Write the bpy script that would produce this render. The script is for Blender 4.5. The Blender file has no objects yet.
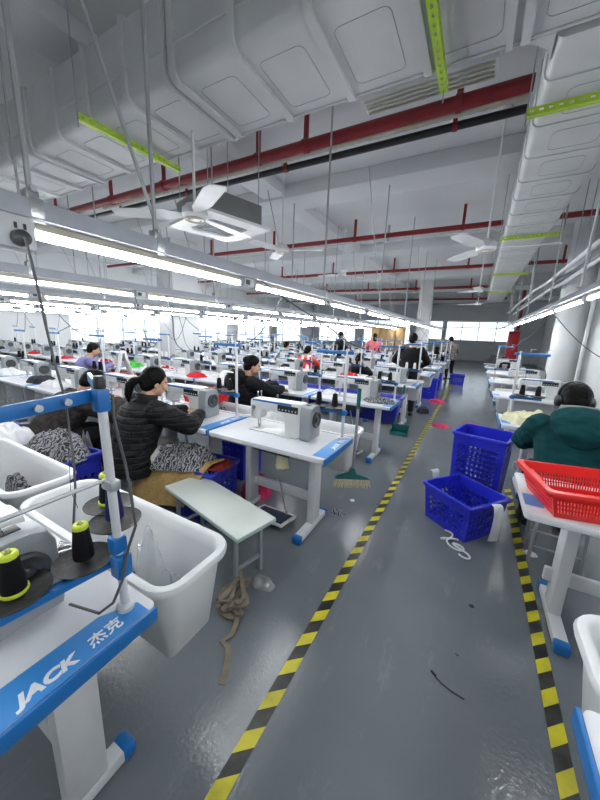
import bpy, bmesh, math, random
import numpy as np
from mathutils import Vector as V, Matrix, noise, Euler

random.seed(7)
SC = bpy.context.scene
COL = SC.collection
PI = math.pi

# ------------------------------------------------------------------ camera
FPX, YAW, PITCH, ROLL, CAMZ = 312.0, math.radians(28.7), math.radians(12.25), math.radians(2.2), 1.6
fwd = V((-math.sin(YAW) * math.cos(PITCH), math.cos(YAW) * math.cos(PITCH), -math.sin(PITCH)))
rt = V((math.cos(YAW), math.sin(YAW), 0))
up = rt.cross(fwd)
r2 = math.cos(ROLL) * rt + math.sin(ROLL) * up
u2 = r2.cross(fwd)
CAM = V((0, 0, CAMZ))
cd = bpy.data.cameras.new('camera')
cam = bpy.data.objects.new('camera', cd)
COL.objects.link(cam)
cd.sensor_fit = 'VERTICAL'
cd.sensor_height = 24
cd.lens = FPX / 800 * 24
cd.clip_start = 0.02
cam.matrix_world = Matrix(((r2.x, u2.x, -fwd.x, CAM.x), (r2.y, u2.y, -fwd.y, CAM.y),
                           (r2.z, u2.z, -fwd.z, CAM.z), (0, 0, 0, 1)))
SC.camera = cam


def px(p):
    d = V(p) - CAM
    w = d.dot(fwd)
    if w < 0.05:
        return None
    return 300 + FPX * d.dot(r2) / w, 400 - FPX * d.dot(u2) / w


def vis(p, m=70):
    q = px(p)
    return q is not None and -m < q[0] < 600 + m and -m < q[1] < 800 + m


# ------------------------------------------------------------------ materials
def nt(name):
    m = bpy.data.materials.new(name)
    m.use_nodes = True
    n = m.node_tree
    return m, n, n.nodes['Principled BSDF']


def tint(n, c1, c2, scale, detail=4, lo=.4, hi=.6, coord='Object', stretch=None):
    """noise mix of two colours -> colour socket"""
    tc = n.nodes.new('ShaderNodeTexCoord')
    no = n.nodes.new('ShaderNodeTexNoise')
    no.inputs['Scale'].default_value = scale
    no.inputs['Detail'].default_value = detail
    src = tc.outputs[coord]
    if stretch:
        mp = n.nodes.new('ShaderNodeMapping')
        mp.inputs['Scale'].default_value = stretch
        n.links.new(src, mp.inputs[0])
        src = mp.outputs[0]
    n.links.new(src, no.inputs['Vector'])
    r = n.nodes.new('ShaderNodeValToRGB')
    r.color_ramp.elements[0].position = lo
    r.color_ramp.elements[1].position = hi
    r.color_ramp.elements[0].color = (*c1, 1)
    r.color_ramp.elements[1].color = (*c2, 1)
    n.links.new(no.outputs['Fac'], r.inputs[0])
    return r.outputs[0], no.outputs['Fac']


def mat(name, c, rough=.5, metal=0, c2=None, scale=6, bump=0, bscale=40, spec=None, lo=.35, hi=.65, coat=0,
        trans=0, alpha=None, stretch=None):
    m, n, b = nt(name)
    b.inputs['Base Color'].default_value = (*c, 1)
    b.inputs['Roughness'].default_value = rough
    b.inputs['Metallic'].default_value = metal
    if c2 is None:
        c2 = tuple(x * .9 for x in c)
    s, f = tint(n, c2, c, scale, lo=lo, hi=hi, stretch=stretch)
    n.links.new(s, b.inputs['Base Color'])
    if spec is None and rough >= .7:
        spec = .15
    if spec is not None:
        b.inputs['Specular IOR Level'].default_value = spec
    if coat:
        b.inputs['Coat Weight'].default_value = coat
    if trans:
        b.inputs['Transmission Weight'].default_value = trans
    if alpha is not None:
        b.inputs['Alpha'].default_value = alpha
    if bump:
        no = n.nodes.new('ShaderNodeTexNoise')
        no.inputs['Scale'].default_value = bscale
        no.inputs['Detail'].default_value = 6
        tc = n.nodes.new('ShaderNodeTexCoord')
        n.links.new(tc.outputs['Object'], no.inputs['Vector'])
        bp = n.nodes.new('ShaderNodeBump')
        bp.inputs['Strength'].default_value = bump
        bp.inputs['Distance'].default_value = .01
        n.links.new(no.outputs['Fac'], bp.inputs['Height'])
        n.links.new(bp.outputs[0], b.inputs['Normal'])
    return m


def emit(name, c, s):
    m, n, b = nt(name)
    b.inputs['Base Color'].default_value = (*c, 1)
    b.inputs['Emission Color'].default_value = (*c, 1)
    b.inputs['Emission Strength'].default_value = s
    return m


M = {}
M['white'] = mat('white paint metal', (.63, .64, .66), .38)
M['top'] = mat('white laminate', (.66, .67, .70), .33, c2=(.61, .62, .66), scale=4)
M['plastic'] = mat('white machine plastic', (.64, .65, .65), .3)
M['tub'] = mat('white tub plastic', (.70, .71, .72), .3, c2=(.65, .66, .67), scale=3)
M['blue'] = mat('blue trim plastic', (.012, .15, .44), .35)
M['lightblue'] = mat('light blue decal', (.05, .28, .68), .35, c2=(.04, .24, .62))
M['letter'] = mat('white lettering', (.9, .92, .95), .4)
M['grey'] = mat('grey machine plastic', (.27, .29, .31), .35)
M['dgrey'] = mat('dark grey plastic', (.05, .055, .06), .4)
M['black'] = mat('black plastic', (.012, .012, .014), .4)
M['steel'] = mat('brushed steel', (.55, .56, .58), .3, 1)
M['rod'] = mat('galvanised rod', (.42, .43, .44), .4, .6)
M['thread'] = mat('black thread', (.008, .008, .01), .7, bump=.4, bscale=300)
M['purple'] = mat('navy thread', (.02, .02, .10), .7)
M['neon'] = mat('neon yellow plastic', (.62, .72, .05), .4)
M['disc'] = mat('dusty spool disc', (.011, .011, .011), .6, c2=(.04, .039, .037), scale=60, lo=.3, hi=.5)
M['crate'] = mat('royal blue plastic', (.02, .03, .62), .33, c2=(.017, .022, .5))
M['crateS'] = mat('navy blue crate plastic', (.02, .03, .38), .4)
M['redp'] = mat('red basket plastic', (.72, .015, .012), .32)
M['redpipe'] = mat('red fire pipe paint', (.24, .012, .018), .4, c2=(.19, .01, .014))
M['redcab'] = mat('red cabinet paint', (.42, .01, .02), .4)
M['green'] = mat('neon green strut', (.42, .62, .03), .45)
M['wall'] = mat('white wall paint', (.58, .59, .60), .75, c2=(.55, .56, .57), scale=1.2)
M['ceil'] = mat('ceiling paint', (.68, .69, .70), .85, c2=(.63, .64, .65), scale=.9)
M['beam'] = mat('beam paint', (.68, .69, .70), .85, c2=(.64, .65, .66), scale=1.1)
M['duct'] = mat('grey duct board', (.56, .57, .575), .55, c2=(.51, .52, .525), scale=3, bump=.08, bscale=90)
M['groove'] = mat('duct groove', (.34, .345, .35), .6)
M['tray'] = mat('grey rail paint', (.36, .38, .42), .4)
M['fixture'] = mat('lamp housing', (.42, .39, .32), .5)
M['tube'] = emit('lit tube', (.93, .97, 1.0), 50)
M['cable'] = mat('grey cable', (.09, .09, .095), .5)
M['khaki'] = mat('khaki hose', (.48, .45, .36), .6)
M['acgrey'] = mat('air unit casing', (.16, .165, .17), .45)
M['fan'] = mat('fan enamel', (.72, .73, .73), .3)
M['glass'] = None
M['frame'] = mat('window frame', (.55, .56, .58), .4)
M['skin'] = mat('skin', (.50, .29, .19), .5, c2=(.45, .25, .165), scale=8)
M['lip'] = mat('lips', (.36, .13, .11), .45)
M['hair'] = mat('black hair', (.002, .002, .002), .55, bump=.3, bscale=120, c2=(.005, .004, .004), scale=30, spec=.1)
M['jblack'] = mat('black quilted jacket', (.008, .008, .009), .7, bump=.25, bscale=60)
M['jdark'] = mat('dark brown jacket', (.045, .037, .035), .75, c2=(.018, .016, .018), scale=25, bump=.3)
M['jnavy'] = mat('navy jacket', (.007, .007, .009), .7, bump=.2)
M['jgreen'] = mat('dark green hoodie', (.004, .048, .053), .85, c2=(.003, .04, .044), bump=.25, bscale=160)
M['jpurple'] = mat('lilac jacket', (.22, .21, .42), .7, c2=(.16, .15, .36))
M['jblue'] = mat('blue vest', (.04, .05, .38), .6)
M['jred'] = mat('red jacket', (.66, .03, .03), .6)
M['jteal'] = mat('teal jacket', (.05, .16, .22), .7)
M['jpink'] = mat('pink top', (.65, .16, .2), .7)
M['jpat'] = mat('patterned jacket', (.09, .075, .075), .8, c2=(.3, .27, .25), scale=22, lo=.45, hi=.55)
M['trouser'] = mat('dark trousers', (.02, .021, .026), .8)
M['cream'] = mat('cream trousers', (.5, .48, .45), .85)
M['shoe'] = mat('black shoes', (.015, .015, .016), .5)
M['brown'] = mat('brown quilted cloth', (.40, .265, .11), .8, c2=(.33, .21, .08), scale=30, bump=.6, bscale=70)
M['maroon'] = mat('maroon cloth', (.17, .02, .02), .85)
M['yellowcloth'] = mat('pale yellow fabric', (.72, .70, .47), .85, c2=(.6, .57, .38), scale=9)
M['whitecloth'] = mat('white fabric', (.78, .78, .79), .85, c2=(.66, .66, .68), scale=8)
M['greycloth'] = mat('grey fabric', (.28, .285, .3), .85, c2=(.2, .2, .21), scale=9)
M['darkcloth'] = mat('dark fabric', (.03, .032, .04), .85, c2=(.06, .06, .07), scale=9)
M['navycloth'] = mat('navy fabric', (.015, .018, .055), .85)
M['redcloth'] = mat('red fabric', (.62, .025, .03), .8)
M['greencloth'] = mat('green fabric', (.10, .62, .09), .8)
M['pinkcloth'] = mat('pink net fabric', (.78, .06, .17), .8, c2=(.62, .04, .13), scale=14)
M['bluecloth'] = mat('blue fabric', (.08, .2, .5), .8)
M['tan'] = mat('tan strap', (.24, .2, .155), .85, c2=(.19, .155, .12), scale=18)
M['bench'] = mat('pale bench laminate', (.60, .64, .60), .3, c2=(.55, .6, .56), scale=5)
M['benchedge'] = mat('aqua bench edge', (.36, .50, .48), .3)
M['teal'] = mat('teal broom plastic', (.01, .13, .12), .4)
M['bristle'] = mat('straw bristles', (.52, .46, .32), .8, c2=(.62, .56, .42), scale=60)
M['card'] = mat('cardboard', (.38, .25, .12), .8)
M['rubber'] = mat('pedal rubber', (.02, .03, .07), .6)
M['screen'] = mat('dark glass', (.02, .025, .03), .12)


def zebra():
    m, n, b = nt('black and white knit')
    tc = n.nodes.new('ShaderNodeTexCoord')
    w = n.nodes.new('ShaderNodeTexWave')
    w.inputs['Scale'].default_value = 13
    w.inputs['Distortion'].default_value = 11
    w.inputs['Detail'].default_value = 3
    w.inputs['Detail Scale'].default_value = 2.2
    n.links.new(tc.outputs['Object'], w.inputs[0])
    r = n.nodes.new('ShaderNodeValToRGB')
    r.color_ramp.elements[0].color = (.02, .02, .023, 1)
    r.color_ramp.elements[1].color = (.27, .27, .29, 1)
    r.color_ramp.elements[0].position = .35
    r.color_ramp.elements[1].position = .62
    n.links.new(w.outputs['Fac'], r.inputs[0])
    n.links.new(r.outputs[0], b.inputs['Base Color'])
    b.inputs['Roughness'].default_value = .85
    return m


M['zebra'] = zebra()


def quilt():
    m, n, b = nt('black quilted nylon')
    b.inputs['Base Color'].default_value = (.006, .006, .007, 1)
    b.inputs['Roughness'].default_value = .6
    b.inputs['Specular IOR Level'].default_value = .25
    tc = n.nodes.new('ShaderNodeTexCoord')
    br = n.nodes.new('ShaderNodeTexBrick')
    br.inputs['Scale'].default_value = 5
    br.inputs['Mortar Size'].default_value = .05
    br.inputs['Mortar Smooth'].default_value = 1
    mp = n.nodes.new('ShaderNodeMapping')
    mp.inputs['Rotation'].default_value = (PI / 2, 0, 0)
    n.links.new(tc.outputs['Object'], mp.inputs[0])
    n.links.new(mp.outputs[0], br.inputs[0])
    bp = n.nodes.new('ShaderNodeBump')
    bp.invert = True
    bp.inputs['Strength'].default_value = .5
    bp.inputs['Distance'].default_value = .02
    n.links.new(br.outputs['Fac'], bp.inputs['Height'])
    n.links.new(bp.outputs[0], b.inputs['Normal'])
    return m


M['quilt'] = quilt()


def floor_mat():
    m, n, b = nt('grey epoxy floor')
    s, f = tint(n, (.135, .152, .166), (.170, .188, .202), 1.1, 6, .3, .7)
    tc = n.nodes.new('ShaderNodeTexCoord')
    # pale scuffs
    mp = n.nodes.new('ShaderNodeMapping')
    mp.inputs['Scale'].default_value = (3.0, .9, 1)
    mp.inputs['Rotation'].default_value = (0, 0, .5)
    n.links.new(tc.outputs['Object'], mp.inputs[0])
    sc = n.nodes.new('ShaderNodeTexNoise')
    sc.inputs['Scale'].default_value = 2.2
    sc.inputs['Detail'].default_value = 9
    sc.inputs['Roughness'].default_value = .75
    n.links.new(mp.outputs[0], sc.inputs['Vector'])
    r = n.nodes.new('ShaderNodeValToRGB')
    r.color_ramp.elements[0].position = .56
    r.color_ramp.elements[1].position = .78
    r.color_ramp.elements[0].color = (0, 0, 0, 1)
    r.color_ramp.elements[1].color = (.55, .55, .55, 1)
    n.links.new(sc.outputs['Fac'], r.inputs[0])
    mx = n.nodes.new('ShaderNodeMix')
    mx.data_type = 'RGBA'
    n.links.new(r.outputs[0], mx.inputs['Factor'])
    n.links.new(s, mx.inputs['A'])
    mx.inputs['B'].default_value = (.30, .32, .335, 1)
    n.links.new(mx.outputs['Result'], b.inputs['Base Color'])
    rr = n.nodes.new('ShaderNodeMapRange')
    rr.inputs['To Min'].default_value = .05
    rr.inputs['To Max'].default_value = .26
    n.links.new(sc.outputs['Fac'], rr.inputs['Value'])
    n.links.new(rr.outputs[0], b.inputs['Roughness'])
    bp = n.nodes.new('ShaderNodeBump')
    bp.inputs['Strength'].default_value = .16
    bp.inputs['Distance'].default_value = .01
    no = n.nodes.new('ShaderNodeTexNoise')
    no.inputs['Scale'].default_value = 55
    n.links.new(tc.outputs['Object'], no.inputs['Vector'])
    n.links.new(no.outputs['Fac'], bp.inputs['Height'])
    n.links.new(bp.outputs[0], b.inputs['Normal'])
    return m


M['floor'] = floor_mat()


def tape_mat():
    m, n, b = nt('yellow and black hazard tape')
    tc = n.nodes.new('ShaderNodeTexCoord')
    sx = n.nodes.new('ShaderNodeSeparateXYZ')
    n.links.new(tc.outputs['Object'], sx.inputs[0])
    a = n.nodes.new('ShaderNodeMath')
    a.operation = 'MULTIPLY_ADD'          # y + .6 x
    n.links.new(sx.outputs['X'], a.inputs[0])
    a.inputs[1].default_value = -.9
    n.links.new(sx.outputs['Y'], a.inputs[2])
    d = n.nodes.new('ShaderNodeMath')
    d.operation = 'DIVIDE'
    n.links.new(a.outputs[0], d.inputs[0])
    d.inputs[1].default_value = .163
    fr = n.nodes.new('ShaderNodeMath')
    fr.operation = 'FRACT'
    n.links.new(d.outputs[0], fr.inputs[0])
    g = n.nodes.new('ShaderNodeMath')
    g.operation = 'GREATER_THAN'
    g.inputs[1].default_value = .52
    n.links.new(fr.outputs[0], g.inputs[0])
    mx = n.nodes.new('ShaderNodeMix')
    mx.data_type = 'RGBA'
    n.links.new(g.outputs[0], mx.inputs['Factor'])
    s1, _ = tint(n, (.40, .36, .02), (.62, .56, .02), 9, 8, .3, .55)
    s2, _ = tint(n, (.05, .05, .04), (.015, .015, .014), 12, 8, .3, .6)
    n.links.new(s2, mx.inputs['A'])
    n.links.new(s1, mx.inputs['B'])
    n.links.new(mx.outputs['Result'], b.inputs['Base Color'])
    b.inputs['Roughness'].default_value = .4
    return m


M['tape'] = tape_mat()


def thin_glass(name, c, fac, milk=0):
    m = bpy.data.materials.new(name)
    m.use_nodes = True
    n = m.node_tree
    n.nodes.clear()
    o = n.nodes.new('ShaderNodeOutputMaterial')
    t = n.nodes.new('ShaderNodeBsdfTransparent')
    t.inputs[0].default_value = (*c, 1)
    g = n.nodes.new('ShaderNodeBsdfGlossy')
    g.inputs['Roughness'].default_value = .08
    mx = n.nodes.new('ShaderNodeMixShader')
    mx.inputs[0].default_value = fac
    n.links.new(t.outputs[0], mx.inputs[1])
    n.links.new(g.outputs[0], mx.inputs[2])
    if milk:
        df = n.nodes.new('ShaderNodeBsdfDiffuse')
        df.inputs[0].default_value = (.8, .82, .84, 1)
        m2 = n.nodes.new('ShaderNodeMixShader')
        m2.inputs[0].default_value = milk
        n.links.new(mx.outputs[0], m2.inputs[1])
        n.links.new(df.outputs[0], m2.inputs[2])
        mx = m2
    n.links.new(mx.outputs[0], o.inputs[0])
    return m


M['glass'] = thin_glass('window glass', (.95, .97, .98), .06)
M['film'] = thin_glass('clear plastic film', (.86, .88, .90), .2, .3)


# ------------------------------------------------------------------ mesh builder
class MB:
    def __init__(s):
        s.bm = bmesh.new()

    def box(s, c, d, bev=0, rot=None, seg=2):
        mt = Matrix.Translation(V(c))
        if rot:
            mt = mt @ Euler(rot).to_matrix().to_4x4()
        mt = mt @ Matrix.Diagonal((d[0], d[1], d[2], 1))
        r = bmesh.ops.create_cube(s.bm, size=1, matrix=mt)
        if bev:
            es = list({e for v in r['verts'] for e in v.link_edges})
            bmesh.ops.bevel(s.bm, geom=es, offset=min(bev, min(d) * .49), segments=seg, profile=.5, affect='EDGES')
        return s

    def rings(s, rs, cap0=True, cap1=True, close=True):
        vr = [[s.bm.verts.new(p) for p in r] for r in rs]
        n = len(vr[0])
        for a, b in zip(vr, vr[1:]):
            for i in range(n if close else n - 1):
                j = (i + 1) % n
                s.bm.faces.new((a[i], a[j], b[j], b[i]))
        if cap0:
            s.bm.faces.new(vr[0][::-1])
        if cap1:
            s.bm.faces.new(vr[-1])
        return s

    def tube(s, pts, r, seg=8, cap=True, flat=None):
        pts = [V(p) for p in pts]
        n = len(pts)
        rad = r if isinstance(r, (list, tuple)) else [r] * n
        t0 = (pts[1] - pts[0]).normalized()
        a = V((0, 0, 1)) if abs(t0.z) < .9 else V((1, 0, 0))
        u = t0.cross(a).normalized()
        rs = []
        for i, p in enumerate(pts):
            t = (pts[min(i + 1, n - 1)] - pts[max(i - 1, 0)]).normalized()
            u = (u - t * u.dot(t)).normalized()
            w = t.cross(u)
            rs.append([p + (u * math.cos(k * 2 * PI / seg) + w * math.sin(k * 2 * PI / seg) * (flat or 1)) * rad[i]
                       for k in range(seg)])
        return s.rings(rs, cap, cap)

    def lathe(s, prof, c=(0, 0, 0), axis='z', seg=24, cap0=True, cap1=True):
        c = V(c)
        rs = []
        for r, h in prof:
            ring = []
            for k in range(seg):
                x, y = r * math.cos(2 * PI * k / seg), r * math.sin(2 * PI * k / seg)
                q = {'z': V((x, y, h)), 'x': V((h, x, y)), 'y': V((y, h, x))}[axis]
                ring.append(c + q)
            rs.append(ring)
        return s.rings(rs, cap0, cap1)

    def prism(s, poly, lo, hi, axis='z', bev=0):
        def mk(p, h):
            return {'z': V((p[0], p[1], h)), 'x': V((h, p[0], p[1])), 'y': V((p[0], h, p[1]))}[axis]
        a = [s.bm.verts.new(mk(p, lo)) for p in poly]
        b = [s.bm.verts.new(mk(p, hi)) for p in poly]
        n = len(poly)
        fs = [s.bm.faces.new(a[::-1]), s.bm.faces.new(b)]
        for i in range(n):
            j = (i + 1) % n
            fs.append(s.bm.faces.new((a[i], a[j], b[j], b[i])))
        bmesh.ops.recalc_face_normals(s.bm, faces=fs)
        if bev:
            es = list({e for f in fs[:2] for e in f.edges})
            bmesh.ops.bevel(s.bm, geom=es, offset=bev, segments=2, profile=.5, affect='EDGES')
        return s

    def sphere(s, c, r, seg=16):
        r = r if isinstance(r, (tuple, list)) else (r, r, r)
        bmesh.ops.create_uvsphere(s.bm, u_segments=seg, v_segments=max(6, seg * 2 // 3), radius=1,
                                  matrix=Matrix.Translation(V(c)) @ Matrix.Diagonal((*r, 1)))
        return s

    def quad(s, *p):
        s.bm.faces.new([s.bm.verts.new(q) for q in p])
        return s

    def mesh(s, name, ms, ang=35):
        me = bpy.data.meshes.new(name)
        bmesh.ops.recalc_face_normals(s.bm, faces=s.bm.faces[:])
        s.bm.to_mesh(me)
        s.bm.free()
        for m in (ms if isinstance(ms, (list, tuple)) else [ms]):
            me.materials.append(m)
        me.polygons.foreach_set('use_smooth', [True] * len(me.polygons))
        me.set_sharp_from_angle(angle=math.radians(ang))
        return me

    def build(s, name, m, parent=None, loc=(0, 0, 0), rotz=0, ang=35):
        return link(name, s.mesh(name, m, ang), parent, loc, rotz)


def link(name, me, parent=None, loc=(0, 0, 0), rotz=0):
    o = bpy.data.objects.new(name, me)
    COL.objects.link(o)
    o.parent = parent
    o.location = loc
    o.rotation_euler = (0, 0, rotz)
    return o


def tag(o, label, cat, group=None, kind=None):
    o['label'] = label
    o['category'] = cat
    if group:
        o['group'] = group
    if kind:
        o['kind'] = kind
    return o


def thing(name, label, cat, loc=(0, 0, 0), rotz=0, group=None):
    o = bpy.data.objects.new(name, None)
    o.empty_display_size = .1
    COL.objects.link(o)
    o.location = loc
    o.rotation_euler = (0, 0, rotz)
    return tag(o, label, cat, group)


def struct(name, mb, m, ang=35):
    o = mb.build(name, m, ang=ang)
    o['kind'] = 'structure'
    return o


def spart(name, mb, m, parent):
    o = mb.build(name, m, parent)
    return o


class Kind:
    """a thing described once as named meshes; put() links a copy of it and of each part"""

    def __init__(s, name, cat):
        s.name, s.cat, s.parts = name, cat, []

    def add(s, name, me, under=None, loc=(0, 0, 0), rot=(0, 0, 0), label=None):
        s.parts.append((name, me, under, loc, rot, label))
        return len(s.parts) - 1

    def put(s, label, loc, rotz=0, group=None, skip=(), scale=1):
        root = thing(s.name, label, s.cat, loc, rotz, group)
        root.scale = (scale,) * 3
        made = {}
        for i, (nm, me, under, l, r, lb) in enumerate(s.parts):
            if nm in skip or (under is not None and under not in made):
                continue
            o = bpy.data.objects.new(nm, me)
            COL.objects.link(o)
            o.parent = root if under is None else made[under]
            o.location = l
            o.rotation_euler = r
            if lb:
                o['label'] = lb
            made[i] = o
        return root


def rrect(cx, cy, w, d, r, z, n=5):
    out = []
    for qx, qy, a0 in ((1, 1, 0), (-1, 1, PI / 2), (-1, -1, PI), (1, -1, 1.5 * PI)):
        for k in range(n + 1):
            a = a0 + k * PI / 2 / n
            out.append(V((cx + qx * (w / 2 - r) + r * math.cos(a), cy + qy * (d / 2 - r) + r * math.sin(a), z)))
    return out


def text_mesh(txt, size, m, ext=.0006, bold=.0, shear=0, sx=1):
    cu = bpy.data.curves.new('lettering', 'FONT')
    cu.body = txt
    cu.size = size
    cu.extrude = ext
    cu.offset = bold
    cu.shear = shear
    cu.resolution_u = 3
    o = bpy.data.objects.new('lettering', cu)
    COL.objects.link(o)
    dg = bpy.context.evaluated_depsgraph_get()
    me = bpy.data.meshes.new_from_object(o.evaluated_get(dg))
    bpy.data.objects.remove(o)
    for v in me.vertices:
        v.co.x *= sx
    me.materials.clear()
    me.materials.append(m)
    me.name = 'lettering'
    return me


ROW = ['nearest row', 'second row', 'third row', 'fourth row', 'fifth row', 'sixth row', 'seventh row', 'eighth row']
CO = ['aisle end', 'second from aisle', 'third from aisle', 'fourth from aisle', 'fifth from aisle', 'sixth from aisle',
      'seventh from aisle', 'eighth from aisle', 'ninth from aisle', 'tenth from aisle', 'eleventh from aisle']
ORD = ['nearest', 'second', 'third', 'fourth', 'fifth', 'sixth', 'seventh', 'eighth', 'ninth', 'tenth', 'eleventh', 'twelfth', 'thirteenth', 'fourteenth', 'fifteenth']


def where(r, c, side='left'):
    return f'{CO[c]}, {ROW[r]} on the {side}'


# ------------------------------------------------------------------ room
CEIL = 3.95
XL, XR, XR2, YN, YF = -13.0, 2.0, 3.7, -3.0, 25.6
YS = 10.2   # where the right wall steps back
o = struct('floor', MB().box(((XL + XR2) / 2, (YN + YF) / 2, -.05), (XR2 - XL + .4, YF - YN + .4, .1)), M['floor'])
struct('ceiling', MB().box(((XL + XR2) / 2, (YN + YF) / 2, CEIL + .06), (XR2 - XL + .4, YF - YN + .4, .12)), M['ceil'])
struct('wall_right', MB().box((XR + .1, (YN + YS) / 2, CEIL / 2), (.2, YS - YN, CEIL)).box(
    ((XR + XR2) / 2 + .1, YS - .1, CEIL / 2), (XR2 - XR - .2 + .2, .2, CEIL)), M['wall'])
struct('wall_right_far', MB().box((XR2 + .1, (YS + YF) / 2, CEIL / 2), (.2, YF - YS, CEIL)), M['wall'])
struct('wall_near', MB().box(((XL + XR) / 2, YN - .1, CEIL / 2), (XR - XL + .4, .2, CEIL)), M['wall'])


def wall_with_holes(name, axis, at, lo, hi, holes, th=.2):
    """vertical wall with rectangular openings; holes = (a0,a1,z0,z1) sorted"""
    mb = MB()

    def b(a0, a1, z0, z1):
        if a1 - a0 < .001 or z1 - z0 < .001:
            return
        c, d = ((at, (a0 + a1) / 2, (z0 + z1) / 2), (th, a1 - a0, z1 - z0)) if axis == 'x' else \
            (((a0 + a1) / 2, at, (z0 + z1) / 2), (a1 - a0, th, z1 - z0))
        mb.box(c, d)
    cur = lo
    for a0, a1, z0, z1 in holes:
        b(cur, a0, 0, CEIL)
        b(a0, a1, 0, z0)
        b(a0, a1, z1, CEIL)
        cur = a1
    b(cur, hi, 0, CEIL)
    return struct(name, mb, M['wall'])


WN = [0]


def window(axis, at, a0, a1, z0, z1, nv):
    WN[0] += 1
    t = .05
    mb = MB()

    def b(u, z, du, dz, th=.06):
        mb.box((at, u, z) if axis == 'x' else (u, at, z), (th, du, dz) if axis == 'x' else (du, th, dz))
    b((a0 + a1) / 2, z0 + t / 2, a1 - a0, t)
    b((a0 + a1) / 2, z1 - t / 2, a1 - a0, t)
    b((a0 + a1) / 2, z0 + (z1 - z0) * .68, a1 - a0, t)
    for k in range(nv + 1):
        u = a0 + (a1 - a0) * k / nv
        b(min(max(u, a0 + t / 2), a1 - t / 2), (z0 + z1) / 2, t, z1 - z0)
    w = struct(f'window_{WN[0]}', mb, M['frame'])
    g = MB()
    if axis == 'x':
        g.box((at, (a0 + a1) / 2, (z0 + z1) / 2), (.006, a1 - a0 - .02, z1 - z0 - .02))
    else:
        g.box(((a0 + a1) / 2, at, (z0 + z1) / 2), (a1 - a0 - .02, .006, z1 - z0 - .02))
    g.build('pane', M['glass'], w)


lh = [(6.1, 10.2, .85, 2.7), (11.0, 14.6, .85, 2.7), (15.4, 19, .85, 2.7), (19.8, 23.6, .85, 2.7)]
wall_with_holes('wall_left', 'x', XL - .1, YN, YF, lh)
for h in lh:
    window('x', XL - .1, *h, 4)
fh = [(-12.4, -9, .95, 2.8), (-8.3, -4.6, .95, 2.8), (-3.3, -2.3, 1.44, 2.8), (-2.1, 2.1, 1.44, 2.8)]
wall_with_holes('wall_far', 'y', YF + .1, XL, XR2, fh)
for h in fh[:2]:
    window('y', YF + .1, *h, 4)
window('y', YF + .1, *fh[2], 1)
window('y', YF + .1, *fh[3], 4)
struct('trim_1', MB().box((.2, YF - .25, 3.38), (7.0, .5, 1.14)), M['wall'])     # bulkhead over the far windows
struct('baseboard_far', MB().box((.2, YF - .01, .05), (6.9, .02, .1)), M['grey'])
struct('baseboard_right', MB().box((XR - .008, (YN + YS) / 2, .05), (.016, YS - YN - .02, .1)), M['grey'])
n = 1
for y in (4.85, 8.7, 12.9, 17.1, 21.3):
    n += 1
    struct(f'trim_{n}', MB().box(((XL + XR2) / 2, y + .28, CEIL - .1), (XR2 - XL, .56, .2), .01), M['beam'])
for x in (-3.3, -8.2):
    n += 1
    struct(f'trim_{n}', MB().box((x, (YN + YF) / 2, CEIL - .08), (.42, YF - YN, .16), .01), M['beam'])
# pillars
n += 1
struct(f'trim_{n}', MB().box((-7.82, 6.62, CEIL / 2), (.66, .92, CEIL), .01), M['wall'])
n += 1
struct(f'trim_{n}', MB().box((-2.1, 14.6, CEIL / 2), (.5, .5, CEIL), .01), M['wall'])
n += 1
pil = struct(f'trim_{n}', MB().lathe([(.26, 0), (.26, CEIL)], (1.66, 8.65, 0), seg=32), M['wall'])
n += 1
struct(f'trim_{n}', MB().tube([(1.88, 8.3, 0.01), (1.88, 8.3, CEIL)], .035), M['wall'])   # white downpipe by the pillar

# hazard tape
for x, lb in ((-.578, 'yellow and black hazard tape along the left side of the aisle'),
              (.512, 'yellow and black hazard tape along the right side of the aisle')):
    mb = MB()
    a, b_ = (-.5, 14) if x < 0 else (.9, 3.9)
    N = 40
    w = .032
    top = []
    for k in range(N + 1):
        y = a + (b_ - a) * k / N
        dx = .006 * noise.noise(V((x, y * .7, 0)))
        top.append((x + dx, y))
    for (x0, y0), (x1, y1) in zip(top, top[1:]):
        mb.quad((x0 - w, y0, .0015), (x0 + w, y0, .0015), (x1 + w, y1, .0015), (x1 - w, y1, .0015))
    bmesh.ops.remove_doubles(mb.bm, verts=mb.bm.verts[:], dist=1e-5)
    tag(mb.build('hazard_tape', M['tape']), lb, 'tape')

# ------------------------------------------------------------------ table
TW, TD, TH = 1.06, .56, .77


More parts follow.
